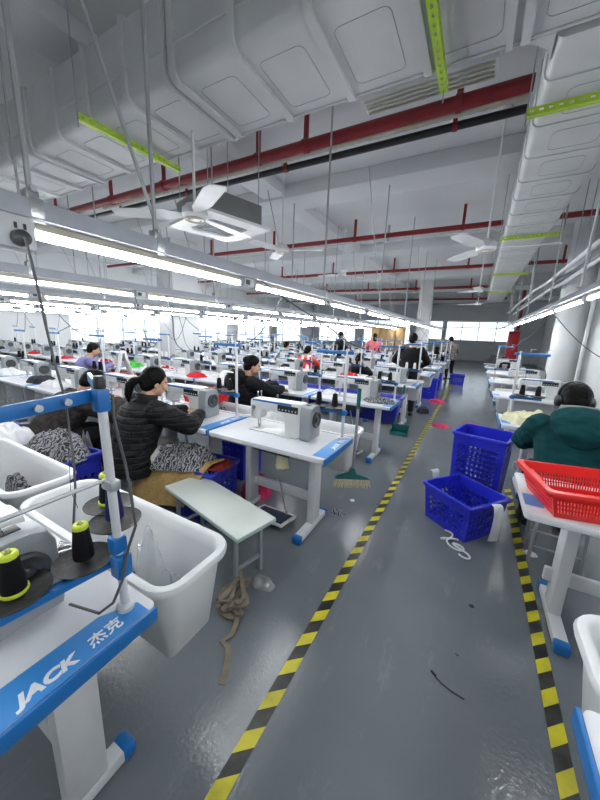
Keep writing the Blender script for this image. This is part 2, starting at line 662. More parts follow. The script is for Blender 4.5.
def table_kind(sx):
    K = Kind('sewing_table', 'table')
    poly = [p.xy for p in rrect(sx * TW / 2, TD / 2, TW, TD, .03, 0)]
    K.add('tabletop', MB().prism(poly, TH - .036, TH, 'z', .004).mesh('tabletop', M['top']))
    e = MB()
    e.box((sx * -.004, TD / 2, TH - .021), (.014, TD - .02, .046), .005)
    K.add('end_trim', e.mesh('end_trim', M['blue']))
    w = .105
    dp = [(sx * .003, .035), (sx * .003, TD - .03), (sx * w * .55, TD - .03), (sx * w, TD - .12), (sx * w, .035)]
    if sx < 0:
        dec = K.add('decal', MB().prism(dp, TH + .0002, TH + .0012).mesh('decal', M['lightblue']))
        # text reads along +Y, up towards the table
        K.add('lettering', LATIN, dec, (sx * .022, .228, TH + .0018), (0, 0, PI / 2))
        K.add('lettering', HAN, dec, (sx * .026, .38, TH + .0018), (0, 0, PI / 2))
    else:
        K.add('decal', MB().prism([(.01, .1), (.09, .1), (.09, .24), (.01, .24)], TH + .0002, TH + .0012).mesh('decal', M['lightblue']))
    for i, lx in enumerate(((.22 if sx < 0 else .28), TW - .2)):
        m = MB().box((sx * lx, .345, .395), (.06, .125, .68), .008)
        m.box((sx * lx, .30, .728), (.09, .36, .012), .002)
        lg = K.add('leg', m.mesh('leg', M['white']))
        f = MB().box((sx * lx, .315, .035), (.066, .46, .05), .008)
        ft = K.add('foot', f.mesh('foot', M['white']), lg)
        for y in (.08, .55):
            K.add('foot_cap', MB().box((sx * lx, y, .033), (.074, .05, .062), .012).mesh('foot_cap', M['blue']), ft)
    K.add('stretcher', MB().box((sx * TW / 2, .37, .25), (TW - .42, .03, .085), .006).mesh('stretcher', M['white']))
    b = MB().box((sx * (TW / 2 + .05), .3, .66), (.36, .16, .1), .01)
    K.add('motor_box', b.mesh('motor_box', M['dgrey']))
    pd = MB().box((sx * .55, .22, .06), (.3, .2, .014), .004, rot=(-.18, 0, 0))
    p_ = K.add('foot_pedal', pd.mesh('foot_pedal', M['rubber']))
    fr = MB()
    for dx in (-.165, .165):
        fr.box((sx * .55 + dx, .22, .055), (.022, .24, .02), .004, rot=(-.18, 0, 0))
    for dy in (-.115, .115):
        fr.box((sx * .55, .22 + dy, .055 - dy * .18), (.35, .022, .02), .004)
    K.add('pedal_frame', fr.mesh('pedal_frame', M['white']), p_)
    rd = MB().tube([(sx * .55 + .1, .3, .045), (sx * .6, .3, .62)], .008)
    K.add('pedal_rod', rd.mesh('pedal_rod', M['rod']))
    return K


LATIN = text_mesh('JACK', .056, M['letter'], bold=.0028, shear=.22, sx=1.0)
for me_, ln in ((LATIN, .135),):
    w_ = max(v.co.x for v in me_.vertices) - min(v.co.x for v in me_.vertices)
    for v in me_.vertices:
        v.co.x *= ln / w_
        v.co.y *= .8
HAN = text_mesh('杰克', .044, M['letter'], bold=.0008, shear=.1)
TL, TR = table_kind(-1), table_kind(1)


def tub_kind(blue=False):
    K = Kind('blue_tub' if blue else 'plastic_tub', 'tub')
    rs = []
    W, D, r = 1.0, .30, .06
    zt, zb = .775, .40
    cx, cy = -.51, TD + .175

    def ring(grow, z, rr=None):
        return rrect(cx, cy, W + 2 * grow, D + 2 * grow, max(.02, (rr or r) + grow), z, 6)
    prof = [(-.10, zb), (-.075, zb + .004), (-.05, zb + .03), (-.005, zt - .05), (.0, zt - .03), (.022, zt - .028), (.026, zt - .012),
            (.02, zt), (.0, zt + .002), (-.012, zt - .006), (-.02, zt - .05), (-.058, zb + .05), (-.075, zb + .014), (-.11, zb + .01)]
    rs = [ring(g, z, .075) for g, z in prof]
    K.add('basin', MB().rings(rs).mesh('basin', M['crateS' if blue else 'tub'], 50))
    for x in (-.2, -.82):
        K.add('bracket', MB().box((x, TD + .01, TH - .05), (.05, .06, .014), .003).mesh('bracket', M['steel']))
    return K


TUB = tub_kind()
BTUB = tub_kind(True)


# ------------------------------------------------------------------ sewing machine
def machine_kind():
    K = Kind('sewing_machine', 'sewing machine')
    K.add('bed_plate', MB().box((-.06, .0, .004), (.46, .17, .008), .003).mesh('bed_plate', M['plastic']))
    K.add('needle_plate', MB().box((-.235, -.02, .009), (.09, .06, .003), .001).mesh('needle_plate', M['steel']))
    prof = [(.05, .006), (.20, .006), (.20, .265), (.19, .28), (-.27, .272), (-.292, .262), (-.298, .25), (-.298, .115),
            (-.29, .105), (-.205, .105), (-.195, .115), (-.19, .165), (-.175, .182), (.0, .182), (.025, .172), (.04, .15)]
    bd = K.add('body', MB().prism(prof, -.058, .058, 'y', .012).mesh('body', M['plastic']))
    st = MB().box((-.08, -.0595, .262), (.38, .003, .016), .001)
    K.add('stripe', st.mesh('stripe', M['blue']), bd)
    cp = MB().box((.075, -.0605, .225), (.19, .005, .055), .002)
    ci = K.add('control_panel', cp.mesh('control_panel', M['screen']), bd)
    bt = MB()
    for k in range(6):
        bt.box((.0 + k * .03, -.064, .215), (.012, .004, .01), .001)
    K.add('buttons', bt.mesh('buttons', M['plastic']), ci)
    mc = MB()
    pf = [(-.085, .01), (.085, .01), (.09, .03), (.088, .22), (.07, .262), (.03, .275), (-.03, .275), (-.07, .262), (-.088, .22), (-.09, .03)]
    mc.prism(pf, .20, .30, 'x', .012)
    mo = K.add('motor_cover', mc.mesh('motor_cover', M['grey']))
    hw = MB().lathe([(.062, .296), (.064, .312), (.056, .318), (.046, .313), (.040, .308)], (0, 0, .165), 'x', 28)
    hw.lathe([(.026, .304), (.026, .316), (.018, .32)], (0, 0, .165), 'x', 20)
    K.add('handwheel', hw.mesh('handwheel', M['dgrey']), mo)
    K.add('vent_slot', MB().box((.24, 0, .2765), (.035, .05, .004), .001).mesh('vent_slot', M['black']), mo)
    nb = MB().tube([(-.245, -.01, .105), (-.245, -.01, .03)], .006).tube([(-.245, -.01, .03), (-.245, -.01, .008)], .0015)
    nb.tube([(-.225, -.01, .11), (-.225, -.01, .03)], .005)
    K.add('needle_bar', nb.mesh('needle_bar', M['steel']))
    K.add('presser_foot', MB().box((-.24, -.022, .016), (.022, .045, .006), .002).box((-.232, -.012, .032), (.014, .014, .03), .002)
          .mesh('presser_foot', M['steel']))
    tk = MB().lathe([(.016, -.078), (.018, -.07), (.01, -.066), (.018, -.062), (.014, -.056)], (-.255, 0, .2), 'y', 16)
    K.add('tension_knob', tk.mesh('tension_knob', M['steel']))
    for x, h in ((-.26, .05), (-.225, .06), (-.06, .045)):
        tp = MB().lathe([(.004, .26), (.004, .26 + h), (.008, .265 + h), (.006, .275 + h)], (x, 0, 0), 'z', 8)
        K.add('thread_post', tp.mesh('thread_post', M['steel']))
    tu = MB().box((-.27, -.063, .17), (.012, .008, .1), .003)
    K.add('take_up_cover', tu.mesh('take_up_cover', M['steel']))
    bk = MB().box((.34, .13, .008), (.12, .07, .012), .003)
    return K


MACH = machine_kind()


# ------------------------------------------------------------------ thread stand and cones
def disc_mesh():
    return MB().lathe([(.006, -.006), (.062, -.004), (.075, .005), (.076, .008), (.062, .003), (.02, .002), (.006, .004)], seg=32).mesh('spool_disc', M['disc'])


DISC = disc_mesh()
SPIN = MB().tube([(0, 0, 0), (0, 0, .135)], .0045).mesh('spindle', M['steel'])


def stand_kind():
    K = Kind('thread_stand', 'thread stand')
    K.add('post', MB().tube([(0, 0, 0), (0, 0, .72)], .0125, 12).lathe([(.026, 0), (.026, .012), (.014, .018)], seg=16).mesh('post', M['white']))
    a = MB().box((-.105, 0, .69), (.31, .022, .026), .004)
    t = K.add('top_arm', a.mesh('top_arm', M['blue']))
    for x in (-.24, -.11):
        ey = MB().tube([(x + .02, 0, .70), (x + .02, 0, .745)], .004)
        ey.tube([(x + .02 * math.cos(q), .02 * math.sin(q), .745) for q in np.linspace(0, 2 * PI, 11)], .003, 6)
        K.add('thread_eyelet', ey.mesh('thread_eyelet', M['steel']), t)
    b = MB().box((-.115, 0, .22), (.29, .024, .026), .004).box((0, 0, .22), (.04, .04, .045), .006)
    bi = K.add('spool_arm', b.mesh('spool_arm', M['blue']))
    for x in (-.22, -.08):
        K.add('spool_disc', DISC, bi, (x, 0, .245))
        K.add('spindle', SPIN, bi, (x, 0, .238))
    for x in (-.22, -.08):
        K.add('thread', MB().tube([(x, 0, .37), (x - .01, 0, .745)], .0008, 4).mesh('thread', M['thread']))
    return K


STAND = stand_kind()


def cone_kind(body, neon_base=False, neon_top=False):
    K = Kind('thread_cone', 'thread cone')
    q = .72

    def P(*pr):
        return [(r * q, h * q) for r, h in pr]
    K.add('thread_winding', MB().lathe(P((.030, .008), (.036, .012), (.037, .03), (.026, .145), (.022, .15), (.006, .15)), seg=24).mesh('thread_winding', body))
    if neon_base:
        K.add('base_ring', MB().lathe(P((.007, 0), (.038, 0), (.0415, .006), (.041, .014), (.037, .0145)), seg=24).mesh('base_ring', M['neon']))
    if neon_top:
        K.add('top_ring', MB().lathe(P((.0275, .138), (.0275, .151), (.022, .158), (.012, .157), (.010, .148)), seg=24).mesh('top_ring', M['neon']))
    else:
        K.add('core', MB().lathe(P((.007, .0), (.014, .0), (.011, .156), (.007, .156)), seg=16).mesh('core', M['dgrey']))
    return K


CONE = cone_kind(M['thread'])
CONE_N = cone_kind(M['thread'], True, True)
CONE_T = cone_kind(M['thread'], False, True)
CONE_P = cone_kind(M['purple'], False, False)
CONE_W = cone_kind(M['whitecloth'], False, False)

# ------------------------------------------------------------------ cloth
CLOTH_N = [0]


def cloth_mesh(w, d, h, m, seed, nseg=30, drop=None, rough=1.0):
    """irregular crumpled heap with folds; base sits on z=0"""
    mb = MB()
    NR, NA = max(8, nseg // 2), nseg * 2
    rs = []
    sd = V((seed * 3.71, seed * 1.37, seed * .77))
    for i in range(NR + 1):
        t = i / NR          # 0 rim -> 1 centre
        ring = []
        for k in range(NA):
            a = 2 * PI * k / NA
            c, s = math.cos(a), math.sin(a)
            out = 1 + .30 * noise.noise(V((c * 1.5, s * 1.5, 0)) + sd) + .08 * noise.noise(V((c * 5, s * 5, 2)) + sd)
            rr = (1 - t) ** .8 * out
            x, y = rr * c * w / 2, rr * s * d / 2
            q = V((x / .11, y / .11, 0)) + sd
            n1 = noise.noise(q * .45)
            n2 = 1 - abs(noise.noise(q * 1.0 + V((0, 0, 3))) * 2)
            n3 = 1 - abs(noise.noise(V((q.x * 2.2, q.y * 2.2, 7)) + sd) * 2)
            prof = 1 - (1 - t) ** 3
            z = h * prof * (.62 + .35 * n1 + rough * .26 * (n2 - .5) + rough * .12 * (n3 - .5))
            ring.append(V((x, y, max(.002, z) if i else 0)))
        rs.append(ring)
    mb.rings(rs, True, True)
    return mb.mesh('heap', m, 60)


def heap(name, label, cat, mk, loc, size, seed, rotz=0, group=None):
    o = link(name, cloth_mesh(*size, M[mk], seed), None, loc, rotz)
    return tag(o, label, cat, group)


def drape(name, label, cat, mk, path, width, seed, amp=.012, thick=.006, side=None, nu=14):
    """a strip of cloth following a path (list of points), folded across its width"""
    pts = [V(p) for p in path]
    # resample
    L = [0]
    for a, b in zip(pts, pts[1:]):
        L.append(L[-1] + (b - a).length)

    def at(t):
        for i in range(len(pts) - 1):
            if t <= L[i + 1] or i == len(pts) - 2:
                return pts[i].lerp(pts[i + 1], (t - L[i]) / max(1e-6, L[i + 1] - L[i]))
    NV = max(8, int(L[-1] / .025))
    mb = MB()
    side = V(side or (1, 0, 0)).normalized()
    grid = []
    for i in range(NV + 1):
        t = L[-1] * i / NV
        p = at(t)
        tg = (at(min(L[-1], t + .02)) - at(max(0, t - .02))).normalized()
        nn = tg.cross(side).normalized()
        row = []
        for k in range(nu + 1):
            u = k / nu - .5
            wv = width * (1 + .12 * noise.noise(V((seed, t * 3, 1))))
            dn = amp * (noise.noise(V((u * 7, t * 4, seed))) + .6 * noise.noise(V((u * 16, t * 6, seed + 5))))
            row.append(p + side * (u * wv + .01 * noise.noise(V((t * 5, seed, u)))) + nn * dn)
        grid.append(row)
    vs = [[mb.bm.verts.new(p) for p in r] for r in grid]
    for i in range(NV):
        for k in range(nu):
            mb.bm.faces.new((vs[i][k], vs[i][k + 1], vs[i + 1][k + 1], vs[i + 1][k]))
    bmesh.ops.recalc_face_normals(mb.bm, faces=mb.bm.faces[:])
    bmesh.ops.solidify(mb.bm, geom=mb.bm.faces[:], thickness=thick)
    return tag(mb.build(name, M[mk], ang=70), label, cat)


# ------------------------------------------------------------------ baskets with real holes
def holed(mb, P, nu, nv, solid, slant=0., hw=.62, hh=.55, th=.004):
    """P(u,v) -> point; cells with solid(i,j)==False get a slanted slot"""
    bm2 = bmesh.new()
    cache = {}

    def vt(u, v):
        k = (round(u, 5), round(v, 5))
        if k not in cache:
            cache[k] = bm2.verts.new(P(u, v))
        return cache[k]
    for i in range(nu):
        for j in range(nv):
            u0, u1, v0, v1 = i / nu, (i + 1) / nu, j / nv, (j + 1) / nv
            o_ = [vt(u0, v0), vt(u1, v0), vt(u1, v1), vt(u0, v1)]
            if solid(i, j):
                bm2.faces.new(o_)
                continue
            cu, cv, du, dv = (u0 + u1) / 2, (v0 + v1) / 2, (u1 - u0) * hw / 2, (v1 - v0) * hh / 2
            s_ = slant * (u1 - u0)
            n_ = [vt(cu - du - s_, cv - dv), vt(cu + du - s_, cv - dv), vt(cu + du + s_, cv + dv), vt(cu - du + s_, cv + dv)]
            for a in range(4):
                b = (a + 1) % 4
                bm2.faces.new((o_[a], o_[b], n_[b], n_[a]))
    bmesh.ops.recalc_face_normals(bm2, faces=bm2.faces[:])
    bmesh.ops.solidify(bm2, geom=bm2.faces[:], thickness=th)
    tmp = bpy.data.meshes.new('t')
    bm2.to_mesh(tmp)
    bm2.free()
    mb.bm.from_mesh(tmp)
    bpy.data.meshes.remove(tmp)


def basket(name, label, m, loc, rotz, L, W, H, taper, nu_l, nu_w, nv, slant, hw, hh, group=None, base_rows=0, rim=.02, handles=True, skipmid=False):
    """open basket: thing > body, rim, handles"""
    root = thing(name, label, 'basket', loc, rotz, group)
    mb = MB()

    def corner(sx, sy, v):
        f = 1 - taper * (1 - v)
        return V((sx * L / 2 * f, sy * W / 2 * f, H * v))
    for (a, b, nu) in (((-1, -1), (1, -1), nu_l), ((1, -1), (1, 1), nu_w), ((1, 1), (-1, 1), nu_l), ((-1, 1), (-1, -1), nu_w)):
        def solid(i, j, nu=nu):
            if i in (0, nu - 1) or j < 1 or j >= nv - 2:
                return True
            if skipmid and abs(i - (nu - 1) / 2) < .6:
                return True
            return False
        holed(mb, lambda u, v, a=a, b=b: corner(*a, v).lerp(corner(*b, v), u), nu, nv, solid, slant, hw, hh)
    holed(mb, lambda u, v: V(((u - .5) * L * (1 - taper), (v - .5) * W * (1 - taper), .004)), max(6, nu_l // 2), max(4, nu_w // 2),
          lambda i, j: (i + j) % 2 == 0, 0, .6, .6)
    mb.build('body', m, root, ang=30)
    r = MB()
    prof = [(-.004, -.03), (rim, -.028), (rim + .004, -.01), (rim, .0), (0, .003), (-.004, -.004)]
    rg = [rrect(0, 0, L + 2 * g, W + 2 * g, .03, H + z, 4) for g, z in prof]
    r.rings(rg + [rg[0]], False, False)
    r.build('rim', m, root)
    if handles:
        for s_ in (-1, 1):
            hd = MB()
            hd.box((s_ * (L / 2 * (1 - taper * .12)), 0, H * .86), (.012, .13, .05), .005)
            hd.build('handle', m, root)
    return root


# ------------------------------------------------------------------ rows of tables left of the aisle
PITCHX, PITCHY, X0, Y0 = 1.09, 1.85, -.785, -.055
NR_, NC_ = 8, 11
rnd = random.Random(3)
cloths = ['whitecloth', 'greycloth', 'darkcloth', 'zebra', 'navycloth', 'redcloth', 'greencloth', 'whitecloth', 'bluecloth', 'whitecloth']
cnames = dict(whitecloth='white', greycloth='grey', darkcloth='black', zebra='patterned', navycloth='navy', redcloth='red',
              greencloth='bright green', bluecloth='blue', pinkcloth='pink', yellowcloth='pale yellow')
HEAPS = {}
people_seats = {(1, 1), (1, 2), (2, 1)}
skipcells = {(3, 7)}
for r in range(NR_):
    for c in range(NC_):
        xr, yf = X0 - PITCHX * c + (.04 if (r, c) == (0, 0) else 0), Y0 + PITCHY * r
        if not (vis((xr - .1, yf + .5, .8), 90) or vis((xr - 1, yf + .5, .9), 90)):
            continue
        if abs(xr - .53 + 7.82) < .6 and yf < 6.9 and yf + .9 > 6.16:
            continue
        if xr - TW < XL + .1:
            continue
        W_ = where(r, c)
        sk = ('foot_pedal', 'pedal_rod') if (r, c) == (0, 0) else ()
        tr_ = TL.put('white sewing table, ' + W_, (xr, yf, 0), 0, 'sewing tables on the left', skip=sk)
        if (r, c) == (0, 0):
            for ch in tr_.children:
                if ch.name.startswith('leg'):
                    ch.location.y += .05
                    for f_ in ch.children:
                        f_.location.y -= .07
        TBZ = TH
        if not (r == 0 and c > 2):
            MACH.put('white sewing machine, table ' + W_, (xr - .53, yf + .33, TBZ + .0008), 0, 'sewing machines on the left')
        if r == 2 and c in (0, 1, 2):
            BTUB.put('blue tub behind sewing table, ' + W_, (xr, yf, 0), 0, 'blue tubs behind the tables')
        else:
            TUB.put('white plastic tub behind table, ' + W_, (xr, yf, 0), 0, 'white tubs behind the tables')
        # stand + cones (the nearest is built on its own below)
        if (r, c) != (0, 0):
            sxp, syp = xr - .06, yf + .475
            STAND.put('white thread stand with blue arms, ' + W_, (sxp, syp, TBZ + .0005), 0, 'thread stands on the left')
            for dx, side in ((-.22, 'left'), (-.08, 'right')):
                k = CONE if (r < 2 or rnd.random() < .7) else CONE_W
                colr = 'black' if k is CONE else 'white'
                k.put(f'{side} {colr} thread cone on stand, ' + W_, (sxp + dx, syp, TBZ + .2545), 0, 'thread cones on the left')
        if r >= 1 and (r, c) not in ((1, 0), (1, 1)) and rnd.random() < .62:
            ck = rnd.choice(cloths)
            dx = rnd.uniform(-.85, -.72) if rnd.random() < .6 else -.2
            heap('garment', f'{cnames[ck]} garment on the table, ' + W_, 'clothing', ck, (xr + dx, yf + .26, TBZ + .001),
                 (rnd.uniform(.26, .42), rnd.uniform(.26, .4), rnd.uniform(.06, .13)), r * 11 + c, 0, 'garments on the left tables')
        if r >= 2 and rnd.random() < .5:
            ck = rnd.choice(cloths)
            heap('garment', f'{cnames[ck]} piece by the machine, table ' + W_, 'clothing', ck, (xr - .93, yf + .36, TBZ + .001),
                 (.2, .3, rnd.uniform(.08, .2)), 500 + r * 11 + c, 0, 'pieces by the left machines')
        if r >= 1 and (r, c) != (1, 0) and not (r == 2 and c < 3):
            ck = rnd.choice(cloths)
            if rnd.random() < .7:
                heap('garment', f'{cnames[ck]} garment heaped in the tub, ' + W_, 'clothing', ck, (xr - .51, yf + .735, .52),
                     (.66, .15, rnd.uniform(.3, .42)), 300 + r * 11 + c, 0, 'garments in the left tubs')

# the nearest stand, standing by the lettered table end
st = thing('thread_stand', 'white thread stand with blue L-shaped arms on the lettered table end', 'thread stand', (-.815, .445, TH + .0012))
p_ = MB().tube([(0, 0, 0), (-.02, 0, .67)], .0115, 14).lathe([(.024, 0), (.024, .012), (.015, .02)], seg=18)
p_.build('post', M['white'], st)
cp = MB().lathe([(.014, .655), (.015, .69), (.012, .70)], (-.02, 0, 0), 'z', 14)
cpo = cp.build('post_cap', M['black'], st)
MB().box((-.02, 0, .637), (.034, .034, .062), .006).build('collar', M['blue'], st)
ta = MB().box((-.03, -.27, .632), (.012, .53, .034), .003, rot=(.06, 0, .05))
a1 = ta.build('top_arm', M['blue'], st)
MB().box((-.17, .065, .655), (.30, .012, .03), .003, rot=(0, 0, -.4)).build('top_arm', M['blue'], st)
for y in (-.075, -.135, -.30):
    MB().lathe([(.004, -.0085), (.0085, -.008), (.0085, .008), (.004, .0085)], (-.03 + -y * .05, y, .632 + y * .06 + .016), 'x', 16).build('eyelet', M['steel'], a1)
sa = MB().box((-.06, -.13, .143), (.03, .34, .022), .004, rot=(0, 0, -.12)).box((0, 0, .15), (.045, .045, .07), .008)
sb1 = sa.build('spool_arm', M['blue'], st)
sa = MB().box((-.14, .055, .195), (.28, .026, .022), .004, rot=(0, 0, -.42)).box((-.01, .0, .215), (.04, .04, .05), .008)
sb2 = sa.build('spool_arm', M['blue'], st)
cl = MB().box((-.012, 0, .40), (.05, .03, .03), .006).tube([(-.03, 0, .405), (-.03, -.02, .41), (-.12, -.62, .36)], .006)
cl.build('cable_guide', M['rod'], st)
spots = [(-.085, -.055, .162, sb1), (-.105, -.205, .162, sb1), (-.12, .06, .212, sb2), (-.235, .105, .212, sb2)]
for x, y, z, par in spots:
    link('spool_disc', DISC, par, (x, y, z))
    link('spindle', SPIN, par, (x, y, z - .005))
tr = MB()
for x, y, z, _ in spots[:2]:
    tr.tube([(x, y, z + .17), (x + .02, y - .02, .4), (-.032, y - .02, .63)], .0007, 4)
tr.build('thread', M['thread'], st)
for K, (x, y, z, _), lb in ((CONE_T, spots[0], 'black thread cone with yellow top, second nearest on the L-armed stand'),
                            (CONE_N, spots[1], 'black thread cone with yellow base and top, leftmost in the photo'),
                            (CONE_P, spots[2], 'navy thread cone beside the post of the L-armed stand'),
                            (CONE_N, spots[3], 'yellow topped thread cone behind the navy one on the L-armed stand')):
    K.put(lb, (-.815 + x, .445 + y, TH + z + .009), 0, 'cones on the nearest stand')
# cable lying along the post of the nearest stand
mb = MB()
pts = [(-.825, .47, 1.42), (-.82, .465, 1.36), (-.815, .47, 1.30), (-.82, .485, 1.22), (-.78, .47, 1.14), (-.77, .47, 1.05), (-.79, .455, .98), (-.78, .425, .90),
       (-.79, .40, .84), (-.83, .38, .80), (-.95, .36, .785)]
mb.tube(pts, .004, 8)
tag(mb.build('cable', M['cable']), 'grey cable winding down the post of the nearest thread stand', 'cable')
tag(MB().box((-1.20, .455, TH + .014), (.14, .09, .022), .004, rot=(0, 0, .2)).build('control_box', M['screen']),
    'small dark control box lying behind the nearest sewing machine', 'control box')

# ------------------------------------------------------------------ tables right of the aisle
XR0 = .325
for r in range(NR_):
    for c in range(1):
        xl, yf = XR0 + c * PITCHX, (Y0 + PITCHY * r - .02 if r else .27)
        W_ = where(r, c, 'right')
        TR.put('white sewing table, ' + W_, (xl, yf, 0), 0, 'sewing tables on the right', skip=('foot_pedal', 'pedal_rod', 'motor_box') + (('end_trim',) if r == 1 else ()))
        if r in (3, 4, 6):
            MACH.put('white sewing machine, table ' + W_, (xl + .62, yf + .3, TH + .0008), 0, 'sewing machines on the right')
        if r in (2, 4):
            sxp, syp = xl + .10, yf + .475
            STAND.put('white thread stand with blue arms, ' + W_, (sxp, syp, TH + .0012), PI, 'thread stands on the right')
            for dx, side in ((.22, 'right'), (.08, 'left')):
                CONE.put(f'{side} black thread cone on stand, ' + W_, (sxp + dx, syp, TH + .2552), 0, 'thread cones on the right')
        if r in (0, 3, 4, 5, 6):
            TUB.put('white plastic tub behind table, ' + W_, (xl + 1.08, yf, 0), 0, 'white tubs on the right')
heap('garment', 'pale yellow fabric heap on the table by the person in green', 'clothing', 'yellowcloth', (.54, 3.92, TH + .001), (.42, .42, .17), 71)
heap('garment', 'cream cloth on the right table behind the person in green', 'clothing', 'whitecloth', (.8, 5.72, TH + .001), (.3, .3, .1), 72)
heap('garment', 'white boards of cloth on the fifth right table', 'clothing', 'whitecloth', (.62, 7.6, TH + .001), (.4, .36, .06), 73)
heap('garment', 'yellow green cloth on the sixth right table', 'clothing', 'yellowcloth', (.95, 9.45, TH + .001), (.3, .3, .12), 74)
heap('garment', 'grey cloth on the seventh right table', 'clothing', 'greycloth', (.7, 11.3, TH + .001), (.6, .4, .12), 75)
heap('garment', 'black cloth heap covering the farthest table on the right', 'clothing', 'darkcloth', (.70, 13.13, TH + .001), (.9, .5, .34), 76)
for k in range(7):
    y = 11.2 + .0 * k
for k in range(4):
    cb = tag(MB().box((2.5 + .42 * (k % 2), 13.6 + .3 * (k // 2), .2 + .4 * (k // 2) * 0), (.4, .5, .4), .004).build('cardboard_box', M['card']),
             'plain brown cardboard box stacked beyond the right pillar', 'box', 'boxes beyond the pillar')

# ------------------------------------------------------------------ hanging light rails
RAILX = [-1.42 - 1.63 * k for k in range(7)]
RZ = 1.975


def fixture_kind():
    K = Kind('hanging_tube_light', 'light')
    K.add('housing', MB().box((0, 0, .0), (.05, 1.17, .028), .005).mesh('housing', M['fixture']))
    K.add('tube', MB().tube([(0, -.565, -.029), (0, .565, -.029)], .0125, 12).mesh('tube', M['tube']))
    for y in (-.577, .577):
        K.add('end_cap', MB().box((0, y, -.02), (.05, .02, .05), .004).mesh('end_cap', M['white']))
    return K


FIX = fixture_kind()
for k, x in enumerate(RAILX + [.82]):
    right = x > 0
    y0, y1 = (-2.55, 16.0) if right else ((-2.55, 15.6) if k < 3 else (.2, 15.6))
    z = 2.06 if right else RZ
    nm = 'only one right of the aisle' if right else f'{ORD[k]} one left of the aisle'
    R = thing('light_rail', f'long grey hanging light rail, {nm}', 'light rail', (x, y0, z), 0, 'light rails over the rows')
    L = y1 - y0
    MB().box((0, L / 2, 0), (.075, L, .07), .003).build('tray', M['tray'], R)
    MB().box((-.045, L / 2, -.03), (.03, L, .006)).box((.045, L / 2, -.03), (.03, L, .006)).build('flange', M['tray'], R)
    y = .33 if k == 0 else (.43 if k % 2 == 0 else .66)
    if right:
        y = 1.45 - .585 + 5.6 - 1.31 * 4
    elif k < 3:
        y += 2.75 - 1.31 * 2
    i = 0
    fy = y
    while fy + 1.2 < L:
        if k in (0, 1, 7) or vis((x, y0 + fy, z), 120) or vis((x, y0 + fy + 1.1, z), 120):
            FIX.put(f'lit tube light, {ORD[i]} along the {"right" if right else ORD[k] + " left"} rail', (x, y0 + fy + .585, z - .047), 0,
                    'tube lights under the rails')
            sk = MB().box((0, fy + 1.24, -.062), (.06, .10, .052), .004)
            so = sk.build('socket_box', M['white'], R)
            MB().box((.032, fy + 1.22, -.062), (.004, .04, .03)).build('socket_face', M['dgrey'], so)
        fy += 1.31
        i += 1
    # suspension
    hs = [.75, 3.14, 3.63, 5.55, 7.62, 9.65, 11.65, 13.65] if not right else [.8, 3.2, 6.7, 8.3, 10.6, 12.8, 15]
    if not right and k:
        hs = [(2.75 if k < 3 else 0) + .5 + (k % 2) * .5 + 1.95 * j for j in range(7)]
    for j, h in enumerate(hs):
        yy = y0 + h
        if 1.4 < yy < 2.4:
            continue
        if not vis((x, yy, z), 200) and not (k == 0 and j == 0):
            continue
        if abs(x + 7.82) < .4 and 6.1 < yy < 7.2:
            continue
        zc = CEIL - z - (.2 if any(a - .01 < yy < a + .57 for a in (4.85, 8.7, 12.9)) else 0)
        MB().tube([(0, h, .02), (0, h, zc)], .0095, 8).build('hanger_rod', M['rod'], R)
        MB().box((0, h, .045), (.045, .04, .05), .006).tube([(-.035, h, .07), (.035, h, .07)], .010).box((.039, h, .0), (.004, .04, .08), .001).build('hanger_clamp', M['steel'], R)
        if (j in (2, 4, 6) if k == 0 else j % 2 == 0) and yy > .5:
            MB().tube([(0, h + .03, .05), (-.12, h - .62, zc)], .008, 8).build('brace_rod', M['rod'], R)
# socket box and plug at the near end of the first rail
sb = thing('socket_box', 'white socket box at the near end of the nearest rail', 'socket box', (-1.42, .525, 1.895))
MB().box((0, 0, 0), (.085, .10, .11), .004).build('case', M['white'], sb)
MB().box((.044, .02, .015), (.004, .008, .018)).box((.044, -.005, .015), (.004, .008, .018)).build('socket_hole', M['black'], sb)
pl = MB().lathe([(.022, .043), (.026, .05), (.024, .075), (.012, .082)], (0, .0, -.025), 'x', 16)
pl.build('plug', M['dgrey'], sb)
mb = MB()
mb.tube([(-1.335, .525, 1.87), (-1.325, .53, 1.80), (-1.34, .545, 1.70), (-1.36, .56, 1.6), (-1.35, .57, 1.45), (-1.33, .58, 1.32), (-1.34, .585, 1.2), (-1.30, .57, 1.08),
         (-1.27, .55, .98), (-1.24, .52, .88), (-1.22, .50, .80)], .0045, 8)
tag(mb.build('power_cord', M['cable']), 'grey power cord hanging from the nearest socket box', 'cord')


def cord(label, a, b, sag, r=.006):
    a, b = V(a), V(b)
    pts = []
    for i in range(15):
        t = i / 14
        p = a.lerp(b, t)
        p.z -= sag * math.sin(PI * t) + .02 * math.sin(t * 9)
        p.x += .03 * math.sin(t * 7)
        pts.append(p)
    tag(MB().tube(pts, r, 8).build('power_cord', M['cable']), label, 'cord')


cord('dark cord slanting from the nearest rail to the first table of the third row', (-1.38, 1.86, 1.95), (-1.3, 4.1, 1.42), .03)
cord('grey cord sagging from the right rail towards the right wall', (.86, 5.62, 2.0), (1.95, 6.2, 1.35), .18)
cord('grey cord from the right rail down to a right table', (.80, 5.65, 2.0), (.62, 7.7, 1.42), .12)
cord('thin cord hanging from the second rail above the row', (-3.02, 2.4, 1.93), (-2.6, 2.2, 1.40), .1)
cord('dark cord sagging beside the white left pillar', (-6.3, 5.3, 1.92), (-4.7, 4.2, 1.2), .12)
cord('grey cord drooping over the left tables near the frame edge', (-6.3, 2.6, 1.92), (-7.2, 3.0, 1.25), .2)

